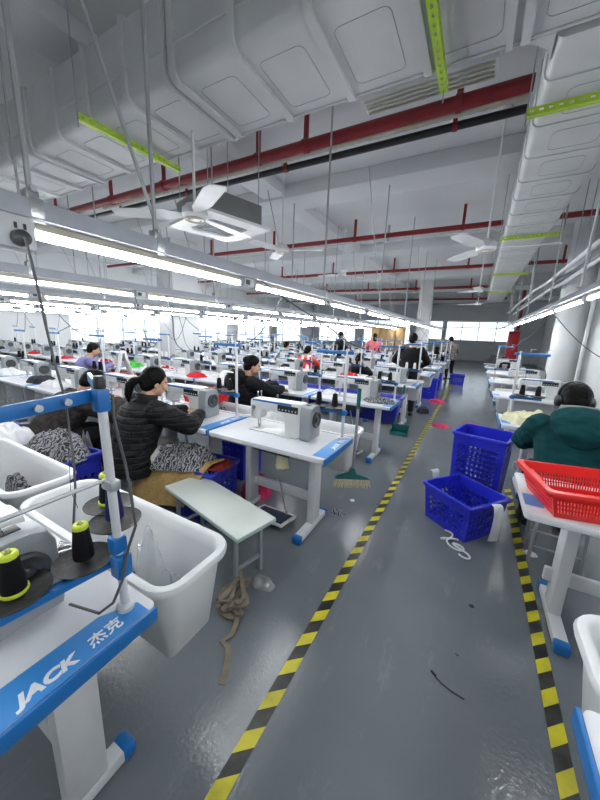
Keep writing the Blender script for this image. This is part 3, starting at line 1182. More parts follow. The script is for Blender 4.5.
rc = random.Random(9)
for r in range(1, NR_):
    for c in range(NC_):
        xr, yf = X0 - PITCHX * c, Y0 + PITCHY * r
        if (r, c) in ((1, 0), (2, 0)) or not vis((xr - .1, yf + .4, 1.5), 20) or (abs(xr - .06 + 7.82) < .6 and 5.5 < yf < 6.9) or xr - TW < XL + .1:
            continue
        rx = min(RAILX, key=lambda q: abs(q - (xr - .3)))
        a_, b_ = V((rx - .06, yf + rc.uniform(.2, .9), RZ - .085)), V((xr - .065, yf + .475, TH + .70))
        pts = []
        sg = rc.uniform(.02, .3)
        for i in range(11):
            t_ = i / 10
            q = a_.lerp(b_, t_)
            q.z -= sg * math.sin(PI * t_)
            pts.append(q)
        tag(MB().tube(pts, .0045, 6).build('power_cord', M['cable']), 'dark cord from rail to thread stand, ' + where(r, c), 'cord', 'cords from the rails')

# ------------------------------------------------------------------ ducts
DZ = 3.10


def duct_prof(a0, a1, z0, z1, g=0, r=.055):
    pts = []
    for cx, cz, s0 in ((a0 + r, z0 + r, PI), (a1 - .06, z0 + .06, 1.5 * PI)):
        rr = r if s0 == PI else .06
        for k in range(6):
            a = s0 + k * PI / 2 / 5
            pts.append((cx + (rr + g) * math.cos(a), cz + (rr + g) * math.sin(a)))
    pts += [(a1 + g, z1 + g), (a0 - g, z1 + g)]
    return pts


D1 = thing('air_duct', 'large grey panelled air duct crossing overhead from left to right', 'air duct', (-5, 1.9, DZ))


def dp(mb, prof, lo, hi, axis, off):
    q = [(p[0] - off[0], p[1] - off[1]) for p in prof]
    return mb.prism(q, lo, hi, axis)


XA, XB = -12.8, 1.9
dp(MB(), duct_prof(1.60, 2.27, DZ, 3.55), XA + 5, XB + 5, 'x', (1.9, DZ)).build('casing', M['duct'], D1, ang=50)
x = .01 + .465 * 4
i = 0
while x > -8:
    wd = .022
    mb = MB()
    dp(mb, duct_prof(1.60, 2.27, DZ, 3.55, .02), x - wd + 5, x + wd + 5, 'x', (1.9, DZ))
    if i % 4 == 0:
        dp(mb, duct_prof(1.60, 2.27, DZ, 3.55, .026), x - .085 + 5, x - .055 + 5, 'x', (1.9, DZ))
    mb.build('rib', M['duct'], D1)
    if x - .465 > -7:
        # embossed panel outline
        xc = x - .2325 - .02
        loop = rrect(xc + 5, 1.945 - 1.9, .29, .40, .04, -.0005, 4)
        MB().tube(loop + [loop[0]], .0022, 6, cap=False).build('panel_groove', M['groove'], D1)
    x -= .465
    i += 1
MB().tube([(XA + 5, -.302, .17), (XB + 5, -.302, .17)], .008, 8).tube([(XA + 5, .33, -.002), (XB + 5, .33, -.002)], .008, 8).build('seam', M['duct'], D1)
D2 = thing('air_duct', 'grey panelled air duct running away above the right of the aisle', 'air duct', (.42, 8, DZ))
Y2A, Y2B = 2.30, 15.5
dp(MB(), duct_prof(.14, .70, DZ, 3.5, 0, .045), Y2A - 8, Y2B - 8, 'y', (.42, DZ)).build('casing', M['duct'], D2, ang=50)
y = 2.62
i = 0
while y < Y2B:
    mb = MB()
    dp(mb, duct_prof(.14, .70, DZ, 3.5, .009, .045), y - .018 - 8, y + .018 - 8, 'y', (.42, DZ))
    mb.build('rib', M['duct'], D2)
    if y < 9:
        loop = rrect(0.01, y + .2325 - 8, .30, .27, .05, -.0005, 4)
        MB().tube(loop + [loop[0]], .002, 6, cap=False).build('panel_groove', M['groove'], D2)
    y += .465
    i += 1
# curved gusset where the two ducts meet
for sx in (-1, 1):
    cx = .14 if sx < 0 else .70
    pts = [(cx, 2.27), (cx + sx * .2, 2.27)] + [(cx + sx * .2 * (1 - math.sin(a)), 2.27 + .2 * (1 - math.cos(a))) for a in np.linspace(0, PI / 2, 6)][1:]
    q = [(a - .42, b - 8) for a, b in pts]
    MB().prism(q, .012, .36).build('gusset', M['duct'], D2)


def strut(label, a, b, drop=True):
    a, b = V(a), V(b)
    t = thing('duct_strut', label, 'strut', (a + b) / 2, 0, 'neon green duct struts')
    d = (b - a)
    mb = MB()
    ang = math.atan2(d.y, d.x)
    L = d.length
    # L-section with punched slots
    n_ = int(L / .05)

    def P(u, v):
        return V((-L / 2 + L * u, (v - .5) * .042, 0))
    holed(mb, P, n_, 1, lambda i, j: False, 0, .45, .3, .003)
    holed(mb, lambda u, v: V((-L / 2 + L * u, -.021, v * .042)), n_, 1, lambda i, j: False, 0, .45, .3, .003)
    o = mb.build('angle', M['green'], t)
    o.rotation_euler = (0, 0, ang)
    for q in (a, b):
        l = q - (a + b) / 2
        MB().tube([(l.x, l.y, -.05), (l.x, l.y, CEIL - q.z - .01)], .005, 6).build('threaded_rod', M['rod'], t)
    return t


strut('neon green strut under the cross duct, left one', (-2.75, 1.50, DZ - .05), (-2.70, 2.36, DZ - .05))
strut('neon green strut under the cross duct, nearest the aisle', (-.38, 1.50, DZ - .05), (-.38, 2.36, DZ - .05))
for yy, lb in ((2.83, 'nearest'), (5.85, 'second'), (8.9, 'third'), (12.0, 'farthest')):
    strut(f'neon green strut under the duct along the aisle, {lb}', (.085, yy, DZ - .05), (.80, yy, DZ - .05))

# white louvre above the first red pipe
lv = thing('ceiling_louvre', 'long white louvred vent behind the big duct', 'vent', (-.62, 2.99, 3.5))
MB().box((0, 0, .02), (.98, .2, .05), .006).tube([(-.4, 0, .04), (-.4, 0, .44)], .008).tube([(.4, 0, .04), (.4, 0, .44)], .008).build('frame', M['fan'], lv)
mb = MB()
for k in range(4):
    mb.box((0, -.075 + .05 * k, -.012), (.94, .026, .012), .002, rot=(.5, 0, 0))
mb.build('slat', M['khaki'], lv)

# ------------------------------------------------------------------ pipes
PZ = 3.62


def pipe(label, y, x0, x1, r, z, mk, hang, name='fire_pipe', hang_m='redpipe'):
    t = thing(name, label, 'pipe', ((x0 + x1) / 2, y, z))
    L = (x1 - x0) / 2
    MB().tube([(-L, 0, 0), (L, 0, 0)], r, 16).build('pipe', M[mk], t)
    for hx in hang:
        l = hx - (x0 + x1) / 2
        mb = MB().box((l, 0, (CEIL - z) / 2 + r * .5), (.05, .035, CEIL - z - r - .012), .003)
        mb.lathe([(r + .004, -.025), (r + .012, -.025), (r + .012, .025), (r + .004, .025)], (l, 0, 0), 'x', 16)
        mb.build('hanger', M[hang_m], t)
    return t


pipe('thick dark red fire pipe just behind the cross duct', 3.47, -9.5, .12, .058, PZ, 'redpipe', [-.42, -1.95, -2.6, -4.3, -5.6, -7.4])
t = thing('flexible_hose', 'khaki ribbed hose below the thick red pipe', 'hose', (-2, 3.565, 3.597))
prof = []
xx = -4.0
N = 130
prof = [(.030 + (.006 if k % 2 else 0), -4.0 + 6.1 * k / N) for k in range(N + 1)]
MB().lathe(prof, (0, 0, 0), 'x', 12).build('ribbed_pipe', M['khaki'], t)
t = thing('black_pipe', 'black insulated pipe lowest under the thick red pipe', 'pipe', (-3.4, 3.63, 3.53))
MB().tube([(-5, 0, 0), (3.5, 0, 0)], .034, 12).build('pipe', M['black'], t)
for q in (-2.2, -.6, 1.1, 2.95):
    mb = MB().box((q, -.02, .07), (.04, .018, .16), .004)
    mb.lathe([(.034, -.02), (.042, -.02), (.042, .02), (.034, .02)], (q, 0, 0), 'x', 12)
    mb.build('strap', M['redpipe'], t)
for y, lb, x1, r in ((6.8, 'second', .12, .045), (10.4, 'third', .12, .045), (14.4, 'fourth', .12, .05), (18.6, 'fifth', 1.0, .05)):
    pipe(f'dark red fire pipe crossing the ceiling, {lb} from the camera', y, -11.5, x1, r, PZ - .05, 'redpipe', [-.5 - 2.05 * k for k in range(5)])
pipe('short red pipe crossing right of the aisle duct', 6.8, .74, 1.95, .045, PZ - .05, 'redpipe', [1.4])
pipe('short red pipe right of the aisle duct, farther one', 10.4, .74, 3.6, .045, PZ - .05, 'redpipe', [1.6])
pipe('grey conduit crossing the ceiling behind the second red pipe', 7.4, -11, .1, .022, 3.66, 'white', [-2, -5], 'conduit', 'rod')
# riser with hose cabinet
rs_ = thing('fire_riser', 'red fire pipe riser rising above the red cabinet', 'pipe', (1.52, 17.2, 2.02))
MB().tube([(0, 0, .01), (0, 0, CEIL - 2.03)], .07, 12).build('pipe', M['redpipe'], rs_)
fc = thing('fire_cabinet', 'tall red fire cabinet beyond the right tables', 'cabinet', (1.42, 17.2, 0))
MB().box((0, 0, 1.0), (.42, .3, 2.0), .01).build('case', M['redcab'], fc)
MB().box((0, -.155, 1.1), (.36, .012, 1.5), .004).build('door', M['redcab'], fc)
# conduit bundle on the right
for k, (x, z, r) in enumerate(((1.12, 2.80, .028), (1.22, 2.88, .02), (1.32, 2.74, .03), (1.42, 2.95, .022), (1.52, 3.02, .03))):
    t = thing('conduit', f'white conduit above the right wall side, {["first", "second", "third", "fourth", "fifth"][k]} from the aisle', 'conduit', (x, 10, z), 0, 'conduits on the right')
    b = 1.2 + .25 * k
    MB().tube([(0, -7.5, 0), (0, -b, 0), (-.12, -b + .45, -.06), (-.12, 6.5, -.06)], r, 10).build('pipe', M['rod'] if k % 2 else M['white'], t)
    for q in (-6.5, -3.5):
        MB().tube([(0, q, 0), (0, q, CEIL - z - .01)], .007, 6).build('hanger', M['rod'], t)

# ------------------------------------------------------------------ ceiling fans, air unit


def fan(label, loc, rot, R=.62):
    t = thing('ceiling_fan', label, 'ceiling fan', loc, rot, 'ceiling fans')
    top = CEIL - loc[2] - .002
    MB().tube([(0, 0, .03), (0, 0, top)], .011, 10).lathe([(.05, top), (.055, top - .05), (.02, top - .09)], seg=16, ).build('down_rod', M['fan'], t)
    MB().lathe([(.02, .1), (.07, .08), (.10, .045), (.105, .0), (.09, -.025), (.03, -.032)], seg=24).build('motor', M['fan'], t)
    g = MB()
    for rr in (.05, .08):
        g.tube([(rr * math.cos(a), rr * math.sin(a), -.03 + (.08 - rr) * .0) for a in np.linspace(0, 2 * PI, 21)], .006, 6)
    g.build('motor_ring', M['khaki'], t)
    for k in range(3):
        a = k * 2 * PI / 3
        mb = MB()
        n_ = 8
        rs = []
        for i in range(n_ + 1):
            d = .10 + (R - .10) * i / n_
            w = .03 + .045 * min(1, i / 2) if i < n_ else .055
            tilt = .22 - .12 * i / n_
            rs.append([V((d, -w, -w * tilt)), V((d, w, w * tilt)), V((d, w, w * tilt + .006)), V((d, -w, -w * tilt + .006))])
        mb.rings(rs)
        o = mb.build('blade', M['fan'], t)
        o.rotation_euler = (0, 0, a)
    return t


fan('white ceiling fan beside the open air unit', (-2.16, 2.03, 2.50), 3.65, .66)
fan('white ceiling fan over the middle of the left rows', (-2.75, 4.28, 2.79), .3)
fan('white ceiling fan beside the aisle duct, nearest on the right', (-.05, 4.31, 2.60), .1, .68)
fan('white ceiling fan farther back over the left rows', (-3.0, 7.3, 2.96), 1.0)
fan('white ceiling fan beside the aisle duct, second along', (-.12, 9.3, 2.78), .4)
fan('white ceiling fan beside the aisle duct, farthest', (-.15, 12.6, 2.75), .9)

ac = thing('air_conditioner', 'dark grey cassette air unit with white panel hanging over the left rows', 'air conditioner', (-2.50, 2.68, 2.62), -.28)
ac.scale = (.86,) * 3
MB().box((0, 0, .15), (.72, .72, .24), .006).build('casing', M['acgrey'], ac)
pnl = MB()
outer, inner = rrect(0, 0, .88, .88, .03, 0, 4), rrect(0, 0, .50, .50, .05, 0, 4)
o2 = [p + V((0, 0, .03)) for p in outer]
i2 = [p + V((0, 0, .03)) for p in inner]
pnl.rings([outer, o2, i2, inner, outer], False, False)
pn = pnl.build('front_panel', M['fan'], ac)
MB().box((0, 0, .015), (.48, .48, .006)).build('grille', M['grey'], pn)
gs = MB()
for k in range(10):
    gs.box((0, -.2 + .044 * k, .008), (.46, .006, .01))
gs.build('grille_slat', M['rod'], pn)
for sx in (-1, 1):
    for sy in (-1, 1):
        MB().tube([(sx * .33, sy * .33, .27), (sx * .33, sy * .33, (CEIL - 2.62 - .01) / .86)], .006, 6).build('threaded_rod', M['rod'], ac)

# ------------------------------------------------------------------ people


def ik(a, b, l1, l2, pole):
    d = b - a
    L = min(d.length, (l1 + l2) * .995)
    dn = d.normalized()
    b2 = a + dn * L
    x = (l1 * l1 - l2 * l2 + L * L) / (2 * L)
    h = math.sqrt(max(0, l1 * l1 - x * x))
    p = V(pole)
    p = (p - dn * p.dot(dn)).normalized()
    return a + dn * x + p * h, b2


def capsule(mb, a, b, ra, rb, seg=12):
    a, b = V(a), V(b)
    n_ = 6
    d = (b - a)
    pts, rad = [], []
    t = d.normalized()
    for k in (1.0, .8, .45):
        pts.append(a - t * ra * k)
        rad.append(ra * math.sqrt(max(0, 1 - k * k)) + .0008)
    for k in range(n_ + 1):
        pts.append(a.lerp(b, k / n_))
        rad.append(ra + (rb - ra) * k / n_)
    for k in (.45, .8, 1.0):
        pts.append(b + t * rb * k)
        rad.append(rb * math.sqrt(max(0, 1 - k * k)) + .0008)
    mb.tube(pts, rad, seg)


def loft(mb, secs, side, seg=20):
    """secs = (centre, rx along side, ry across)"""
    side = V(side)
    rs = []
    cs = [V(s[0]) for s in secs]
    for i, (c, rx, ry) in enumerate(secs):
        t = (cs[min(i + 1, len(cs) - 1)] - cs[max(i - 1, 0)]).normalized()
        s_ = (side - t * side.dot(t)).normalized()
        f = t.cross(s_)
        rs.append([V(c) + s_ * rx * math.cos(a) + f * ry * math.sin(a) for a in np.linspace(0, 2 * PI, seg, endpoint=False)])
    mb.rings(rs)


def remesh(mb, name, ms, voxel, smooth=6, wr=0, wscale=9, seed=0):
    me = bpy.data.meshes.new('raw')
    bmesh.ops.recalc_face_normals(mb.bm, faces=mb.bm.faces[:])
    mb.bm.to_mesh(me)
    mb.bm.free()
    o = bpy.data.objects.new('raw', me)
    COL.objects.link(o)
    md = o.modifiers.new('r', 'REMESH')
    md.mode = 'VOXEL'
    md.voxel_size = voxel
    md.use_smooth_shade = True
    if smooth:
        sm = o.modifiers.new('s', 'SMOOTH')
        sm.iterations = smooth
        sm.factor = .5
    dg = bpy.context.evaluated_depsgraph_get()
    res = bpy.data.meshes.new_from_object(o.evaluated_get(dg))
    bpy.data.objects.remove(o)
    bpy.data.meshes.remove(me)
    res.name = name
    res.materials.clear()
    for m in ms:
        res.materials.append(m)
    if wr:
        nrm = [v.normal.copy() for v in res.vertices]
        for v, n_ in zip(res.vertices, nrm):
            q = v.co * wscale + V((seed, seed * 2, 0))
            a = 1 - abs(noise.noise(V((q.x, q.y, q.z * 1.9)))) * 2
            b = noise.noise(q * 2.1 + V((5, 0, 0)))
            v.co += n_ * wr * (a * .7 + b * .5)
    res.polygons.foreach_set('use_smooth', [True] * len(res.polygons))
    return res


def person(label, loc, rotz, pose='sit', lean=15, head=(0, 0), jacket='jblack', trousers='trouser', hair='short', hood=False, collar=False,
           hands=((-.13, .56, .83), (.13, .56, .83)), poles=((-1, -.3, -.5), (1, -.3, -.5)), detail=True, turn=0, scale=1, puff=1.0, wr=.008,
           headphones=False, lookup=None):
    t = thing('person', label, 'person', loc, rotz)
    t.scale = (scale,) * 3
    vx = .0085 if detail else .016
    cx = .0105 if detail else .018
    hz = .53 if pose == 'sit' else .90
    la = math.radians(lean)
    sp = V((0, math.sin(la), math.cos(la)))
    hip = V((0, 0, hz))
    back = V((0, -math.cos(la), math.sin(la)))

    def S(l, bow=0):
        # spine curves forward with height
        a = la * (.55 + .9 * l / .5)
        return hip + V((0, math.sin(la) * l * 1.0 + bow, math.cos(la) * l)) + V((0, math.sin(a) - math.sin(la), math.cos(a) - math.cos(la))) * l * .35
    chest, sh, nb = S(.30), S(.43), S(.475)
    sd = V((math.cos(turn), math.sin(turn), 0))
    # joints
    shL, shR = sh - sd * .185, sh + sd * .185
    arms = []
    for shp, h, pl in ((shL, hands[0], poles[0]), (shR, hands[1], poles[1])):
        el, wri = ik(shp, V(h), .285, .25, pl)
        arms.append((shp, el, wri))
    legs = []
    for s_ in (-1, 1):
        hj = hip + V((s_ * .095, .02, -.0))
        if pose == 'sit':
            kn = V((s_ * .14, .43, hz - .02))
            an = V((s_ * .13, .44, .09))
        else:
            kn = V((s_ * .10, .04, .48))
            an = V((s_ * .11, -.02, .085))
        legs.append((hj, kn, an))
    # head frame
    hp, hyaw = math.radians(head[0]), math.radians(head[1])
    HR = (Matrix.Rotation(hyaw, 3, 'Z') @ Matrix.Rotation(-hp, 3, 'X'))
    neck_top = nb + V((0, math.sin(la) * .05 + .015, .075))
    hc = neck_top + HR @ V((0, .028, .095))

    def H(x, y, z):
        return hc + HR @ V((x, y, z))
    b = MB()
    loft(b, [(S(-.10), .13, .10), (S(-.04), .165, .115), (S(.06), .155, .11), (S(.16), .142, .10), (chest, .16, .112), (S(.39), .165, .105),
             (sh, .13, .085), (nb, .07, .062), (nb.lerp(neck_top, .5), .055, .056), (neck_top, .054, .058), (neck_top + V((0, .01, .03)), .05, .055)], sd)
    for shp, el, wri in arms:
        capsule(b, shp, el, .052, .041)
        capsule(b, el, wri, .042, .027)
    for hj, kn, an in legs:
        capsule(b, hj, kn, .088, .058)
        capsule(b, kn, an, .056, .036)
        f0 = an + V((0, -.03, -.05))
        loft(b, [(f0 + V((0, -.02, 0)), .028, .03), (f0 + V((0, .05, .0)), .038, .036), (f0 + V((0, .13, -.012)), .044, .024), (f0 + V((0, .19, -.018)), .03, .014)], (1, 0, 0), 12)
    # head
    hm = MB()
    hm.sphere((0, -.012, .03), (.077, .094, .092), 24)
    hm.sphere((0, .012, -.045), (.060, .070, .068), 20)
    hm.sphere((0, .048, -.088), (.030, .026, .022), 12)        # chin
    hm.sphere((0, .076, .022), (.045, .016, .014), 12)         # brow
    hm.tube([(0, .080, .016), (0, .093, -.006), (0, .104, -.024), (0, .088, -.034)], [.009, .011, .014, .010], 10)
    for s_ in (-1, 1):
        hm.sphere((s_ * .036, .066, -.022), (.022, .018, .018), 10)
        hm.sphere((s_ * .077, -.008, -.012), (.010, .020, .031), 10)
        hm.sphere((s_ * .031, .079, .003), (.013, .008, .006), 8)
    hm.tube([(-.024, .077, -.059), (0, .086, -.058), (.024, .077, -.059)], [.005, .009, .005], 8)
    for v in hm.bm.verts:
        v.co = hc + HR @ v.co
    tmp = bpy.data.meshes.new('t')
    hm.bm.to_mesh(tmp)
    b.bm.from_mesh(tmp)
    hm.bm.free()
    bpy.data.meshes.remove(tmp)
    # hands
    for (shp, el, wri), s_ in zip(arms, (-1, 1)):
        fd = (wri - el).normalized()
        fd = (fd + V((0, .25, -.25))).normalized()
        hside = fd.cross(V((0, 0, 1))).normalized()     # towards +x for forward hands
        dn = fd.cross(hside).normalized()
        if dn.z > 0:
            dn = -dn
        pc = wri + fd * .045
        loft(b, [(wri, .024, .019), (wri + fd * .03, .034, .016), (wri + fd * .07, .038, .014), (wri + fd * .088, .034, .011)], hside, 14)
        for k, (off, ln) in enumerate(((-.030, .058), (-.010, .068), (.010, .065), (.029, .052))):
            off2 = off * s_
            base = wri + fd * .08 + hside * off2
            k1 = base + fd * ln * .45 + dn * .008 + hside * off2 * .12
            k2 = k1 + fd * ln * .30 + dn * .018
            k3 = k2 + fd * ln * .16 + dn * .020
            b.tube([base, k1, k2, k3], [.0095, .009, .0082, .006], 8)
        tb = wri + fd * .025 - hside * s_ * .026
        b.tube([tb, tb + fd * .028 - hside * s_ * .022 + dn * .008, tb + fd * .055 - hside * s_ * .026 + dn * .016], [.012, .0105, .008], 8)
    me = remesh(b, 'body', [M['skin'], M['lip'], M['black']], vx, 3)
    eyes = [H(s_ * .031, .089, .003) for s_ in (-1, 1)]
    brow = [H(s_ * .033, .09, .024) for s_ in (-1, 1)]
    mouth = H(0, .092, -.058)
    hi = HR.inverted()
    for p in me.polygons:
        c = p.center
        if min((c - e).length for e in eyes) < .0095:
            p.material_index = 2
        elif (c - mouth).length < .026 and abs((hi @ (c - mouth)).z) < .008:
            p.material_index = 1
        else:
            for e in brow:
                d = hi @ (c - e)
                if abs(d.x) < .017 and abs(d.z) < .0045 and abs(d.y) < .03:
                    p.material_index = 2
    link('body', me, t)
    # jacket
    j = MB()
    g = .022 * puff
    hem = -.12 if pose == 'sit' else -.16
    loft(j, [(S(hem), .165 + g, .135 + g), (S(hem + .03), .178 + g, .145 + g), (S(.04), .172 + g, .135 + g), (S(.16), .165 + g, .122 + g), (chest, .178 + g, .132 + g), (S(.38), .178 + g, .122 + g),
             (sh, .145 + g, .10 + g * .8), (S(.46), .105 + g * .5, .088 + g * .5), (nb + V((0, 0, .012)), .075, .072)], sd)
    for shp, el, wri in arms:
        capsule(j, shp + (el - shp).normalized() * .01, el, .068 + g * .8, .056 + g * .7)
        capsule(j, el, wri.lerp(el, .06), .056 + g * .7, .042 + g * .3)
    if collar:
        loft(j, [(nb + V((0, -.005, -.02)), .10, .095), (nb + V((0, 0, .03)), .088, .085), (nb + V((0, .008, .065)), .082, .08)], sd)
    if hood:
        loft(j, [(S(.28) + back * .17, .05, .035), (S(.34) + back * .20, .13, .06), (sh + back * .19, .17, .08), (nb + back * .14 + V((0, 0, .015)), .16, .085), (nb + back * .07 + V((0, 0, .06)), .115, .06)], sd)
        loft(j, [(nb + V((0, -.01, -.02)), .115, .105), (nb + V((0, 0, .035)), .098, .092)], sd)
    if headphones:
        arc = [nb + back * (.075 + .055 * math.sin(a)) + sd * (.10 * math.cos(a)) + V((0, 0, .085)) for a in np.linspace(0, PI, 13)]
        link('hood_lining', MB().tube(arc, [.012] + [.022] * 11 + [.012], 10).mesh('hood_lining', M['greycloth']), t)
    jm = remesh(j, 'jacket', [M[jacket]], cx, 3, wr, 9, len(label))
    link('jacket', jm, t)
    # trousers
    q = MB()
    loft(q, [(S(-.12), .15, .115), (S(-.05), .176, .132), (S(.05), .168, .125)], (1, 0, 0))
    for hj, kn, an in legs:
        capsule(q, hj, kn, .102, .072)
        capsule(q, kn, an + V((0, 0, .02)), .070, .052)
    link('trousers', remesh(q, 'trousers', [M[trousers]], cx * 1.15, 3, .006, 10, 3), t)
    for hj, kn, an in legs:
        f0 = an + V((0, -.03, -.05))
        sm = MB()
        loft(sm, [(f0 + V((0, -.055, .0)), .030, .030), (f0 + V((0, -.02, .01)), .042, .045), (f0 + V((0, .05, .004)), .046, .042), (f0 + V((0, .13, -.008)), .050, .030), (f0 + V((0, .205, -.014)), .036, .020)], (1, 0, 0), 14)
        sm.build('shoe', M['shoe'], t)
    # hair
    hb = MB()
    hb.sphere((0, -.022, .036), (.089, .104, .101), 28)
    hb.sphere((0, -.062, -.015), (.078, .058, .075), 20)
    if hair == 'pony':
        hb.sphere((0, -.118, .0), .03, 12)
        hb.tube([(0, -.125, 0), (-.005, -.165, -.02), (-.01, -.185, -.07), (-.01, -.18, -.14), (-.005, -.165, -.20)], [.022, .034, .036, .028, .008], 12)
    elif hair == 'bun':
        hb.sphere((0, -.105, .05), .045, 16)
    elif hair == 'long':
        hb.tube([(0, -.07, .0), (0, -.10, -.08), (0, -.11, -.16), (0, -.10, -.24)], [.075, .078, .07, .035], 14)
    for v in hb.bm.verts:
        # hairline: pull the face side back behind the forehead
        c = v.co
        lim = .062 if c.z > .062 else (.02 + (c.z - .0) * .5 if c.z > -.01 else -.01)
        if c.y > lim and c.z < .115:
            c.y = lim - .004
        v.co = hc + HR @ c
    hmesh = remesh(hb, 'hair', [M['hair']], .008 if detail else .014, 3, .004, 22, 1)
    link('hair', hmesh, t)
    if headphones:
        hp_ = MB()
        pts = [H(.098 * math.cos(a), -.005, .03 + .115 * math.sin(a)) for a in np.linspace(-.1, PI + .1, 19)]
        hp_.tube(pts, .010, 8)
        ho = hp_.build('headphone_band', M['black'], t)
        for s_ in (-1, 1):
            e = MB().lathe([(.02, s_ * .075), (.042, s_ * .080), (.044, s_ * .105), (.03, s_ * .115)], (0, 0, 0), 'x', 20)
            for v in e.bm.verts:
                v.co = hc + HR @ (v.co + V((0, -.005, -.005)))
            e.build('ear_cup', M['black'], t)
    return t, dict(hc=hc, sh=sh, nb=nb, shL=shL, shR=shR, S=S, back=back)


def stool(label, loc, top='dgrey', h=.44):
    t = thing('stool', label, 'stool', loc)
    MB().box((0, 0, h - .015), (.36, .30, .03), .01).build('seat', M[top], t)
    for sx in (-1, 1):
        for sy in (-1, 1):
            MB().tube([(sx * .15, sy * .12, 0), (sx * .14, sy * .11, h - .03)], .012, 8).build('leg', M['rod'], t)
    mb = MB()
    for sy in (-1, 1):
        mb.tube([(-.148, sy * .117, .13), (.148, sy * .117, .13)], .008, 8)
    mb.build('stretcher', M['rod'], t)


person('woman with black ponytail and black quilted jacket sewing near the bench', (-2.38, 1.46, 0), -.18, lean=17, head=(16, -12), jacket='quilt', trousers='cream',
       hair='pony', collar=True, hands=((-.08, .55, .83), (.16, .56, .83)), puff=1.7, wr=.010)
stool('dark stool under the woman with the ponytail', (-2.38, 1.46, 0))
person('person in dark brown jacket bent low over work, left of the ponytailed woman', (-3.42, 1.30, 0), -.15, lean=36, head=(38, -8), jacket='jdark', hair='short', collar=True,
       hands=((-.12, .60, .83), (.14, .60, .83)), puff=1.7, wr=.012)
stool('dark stool under the person in the dark brown jacket', (-3.42, 1.30, 0))
person('person in black jacket with hair bun, third row, white cloth at the back', (-2.60, 3.10, 0), -.5, lean=11, head=(18, -14), jacket='jnavy', hair='bun', hood=True,
       hands=((-.14, .54, .84), (.12, .56, .84)), puff=1.7, wr=.010)
stool('dark stool under the person in black with a bun', (-2.60, 3.10, 0))
person('person in dark green hoodie with black headphones seen from behind', (.72, 2.76, 0), .0, scale=1.05, lean=25, head=(20, 0), jacket='jgreen', hair='short', hood=True, headphones=True,
       hands=((-.15, .62, .84), (.17, .62, .84)), poles=((-.55, -.3, -1), (.55, -.3, -1)), puff=1.7, wr=.011)
stool('dark stool under the person in green', (.70, 2.74, 0))
# far people
person('person in lilac and blue jacket seated far left by the windows', (-6.55, 3.12, 0), -.4, lean=22, head=(20, 0), jacket='jpurple', detail=False)
stool('stool under the person in lilac', (-6.55, 3.12, 0))
person('person in red jacket seated in the fifth row', (-3.75, 6.86, 0), -.3, lean=16, head=(15, 0), jacket='jred', detail=False)
stool('stool under the person in red', (-3.75, 6.86, 0))
person('person in dark clothes leaning far over a table, fifth row', (-2.62, 6.86, 0), -.6, lean=38, head=(25, 0), jacket='jnavy', detail=False)
stool('stool under the leaning dark person', (-2.62, 6.86, 0))
person('person standing with back turned in black jacket near the aisle', (-1.12, 6.62, 0), .1, pose='stand', lean=5, head=(12, 0), jacket='jnavy', detail=False,
       hands=((-.2, .35, 1.0), (.2, .35, 1.0)))
person('person with dark hair seated at the aisle end, eighth row', (-1.25, 12.45, 0), 0, lean=18, head=(10, 0), jacket='jdark', detail=False, hair='long')
stool('stool under the person at the eighth row', (-1.25, 12.45, 0))
person('person in patterned jacket standing at the far end of the left rows', (-.80, 13.65, 0), .6, pose='stand', lean=10, head=(15, 0), jacket='jpat', detail=False,
       hands=((-.2, .35, 1.0), (.2, .35, 1.0)))
person('person in dark top standing far back among the rows', (-4.35, 10.65, 0), -.8, pose='stand', lean=5, head=(5, 0), jacket='jnavy', detail=False,
       hands=((-.2, .35, 1.05), (.2, .35, 1.05)))
person('person with long dark hair standing far back before the cardboard', (-3.55, 12.5, 0), .3, pose='stand', lean=4, head=(5, 0), jacket='jpink', hair='long', detail=False,
       hands=((-.2, .35, 1.0), (.2, .35, 1.0)))
person('person in teal jacket seated in the sixth row', (-5.55, 8.75, 0), -.5, lean=14, head=(10, 0), jacket='jteal', detail=False)
stool('stool under the person in teal', (-5.55, 8.75, 0))
# white cloth hanging at the back of the person in black
drape('towel', 'white cloth hanging at the back of the person in black', 'cloth', 'whitecloth',
      [(-2.62, 2.98, 1.09), (-2.65, 2.89, 1.10), (-2.67, 2.83, 1.02), (-2.675, 2.80, .85), (-2.67, 2.81, .66)], .17, 4, .008, .008, side=(.86, -.5, 0))

drape('cloth', 'white cloth draped over a stand between the brown jacket and the ponytail', 'cloth', 'whitecloth',
      [(-4.42, 2.58, .78), (-4.40, 2.62, 1.0), (-4.38, 2.66, 1.22), (-4.36, 2.70, 1.24), (-4.34, 2.74, 1.0), (-4.32, 2.8, .78)], .26, 14, .03, .008, side=(.9, -.4, 0))

# ------------------------------------------------------------------ foreground objects
# bench
bn = thing('bench', 'low bench with pale green top and grey steel legs', 'bench', (-1.46, 1.485, 0), math.radians(-12.5))
MB().box((0, 0, .407), (.90, .31, .012), .002).build('bench_top', M['bench'], bn)
MB().box((0, 0, .394), (.904, .314, .016), .003).build('edge_band', M['benchedge'], bn)
for sx in (-1, 1):
    for sy in (-1, 1):
        MB().box((sx * .36, sy * .10, .194), (.025, .025, .386), .003).build('leg', M['grey'], bn)
mb = MB()
for sx in (-1, 1):
    mb.box((sx * .36, 0, .12), (.02, .18, .02), .003).box((sx * .36, 0, .372), (.022, .2, .022), .003)
mb.box((0, 0, .372), (.72, .02, .02), .003)
mb.build('stretcher', M['grey'], bn)

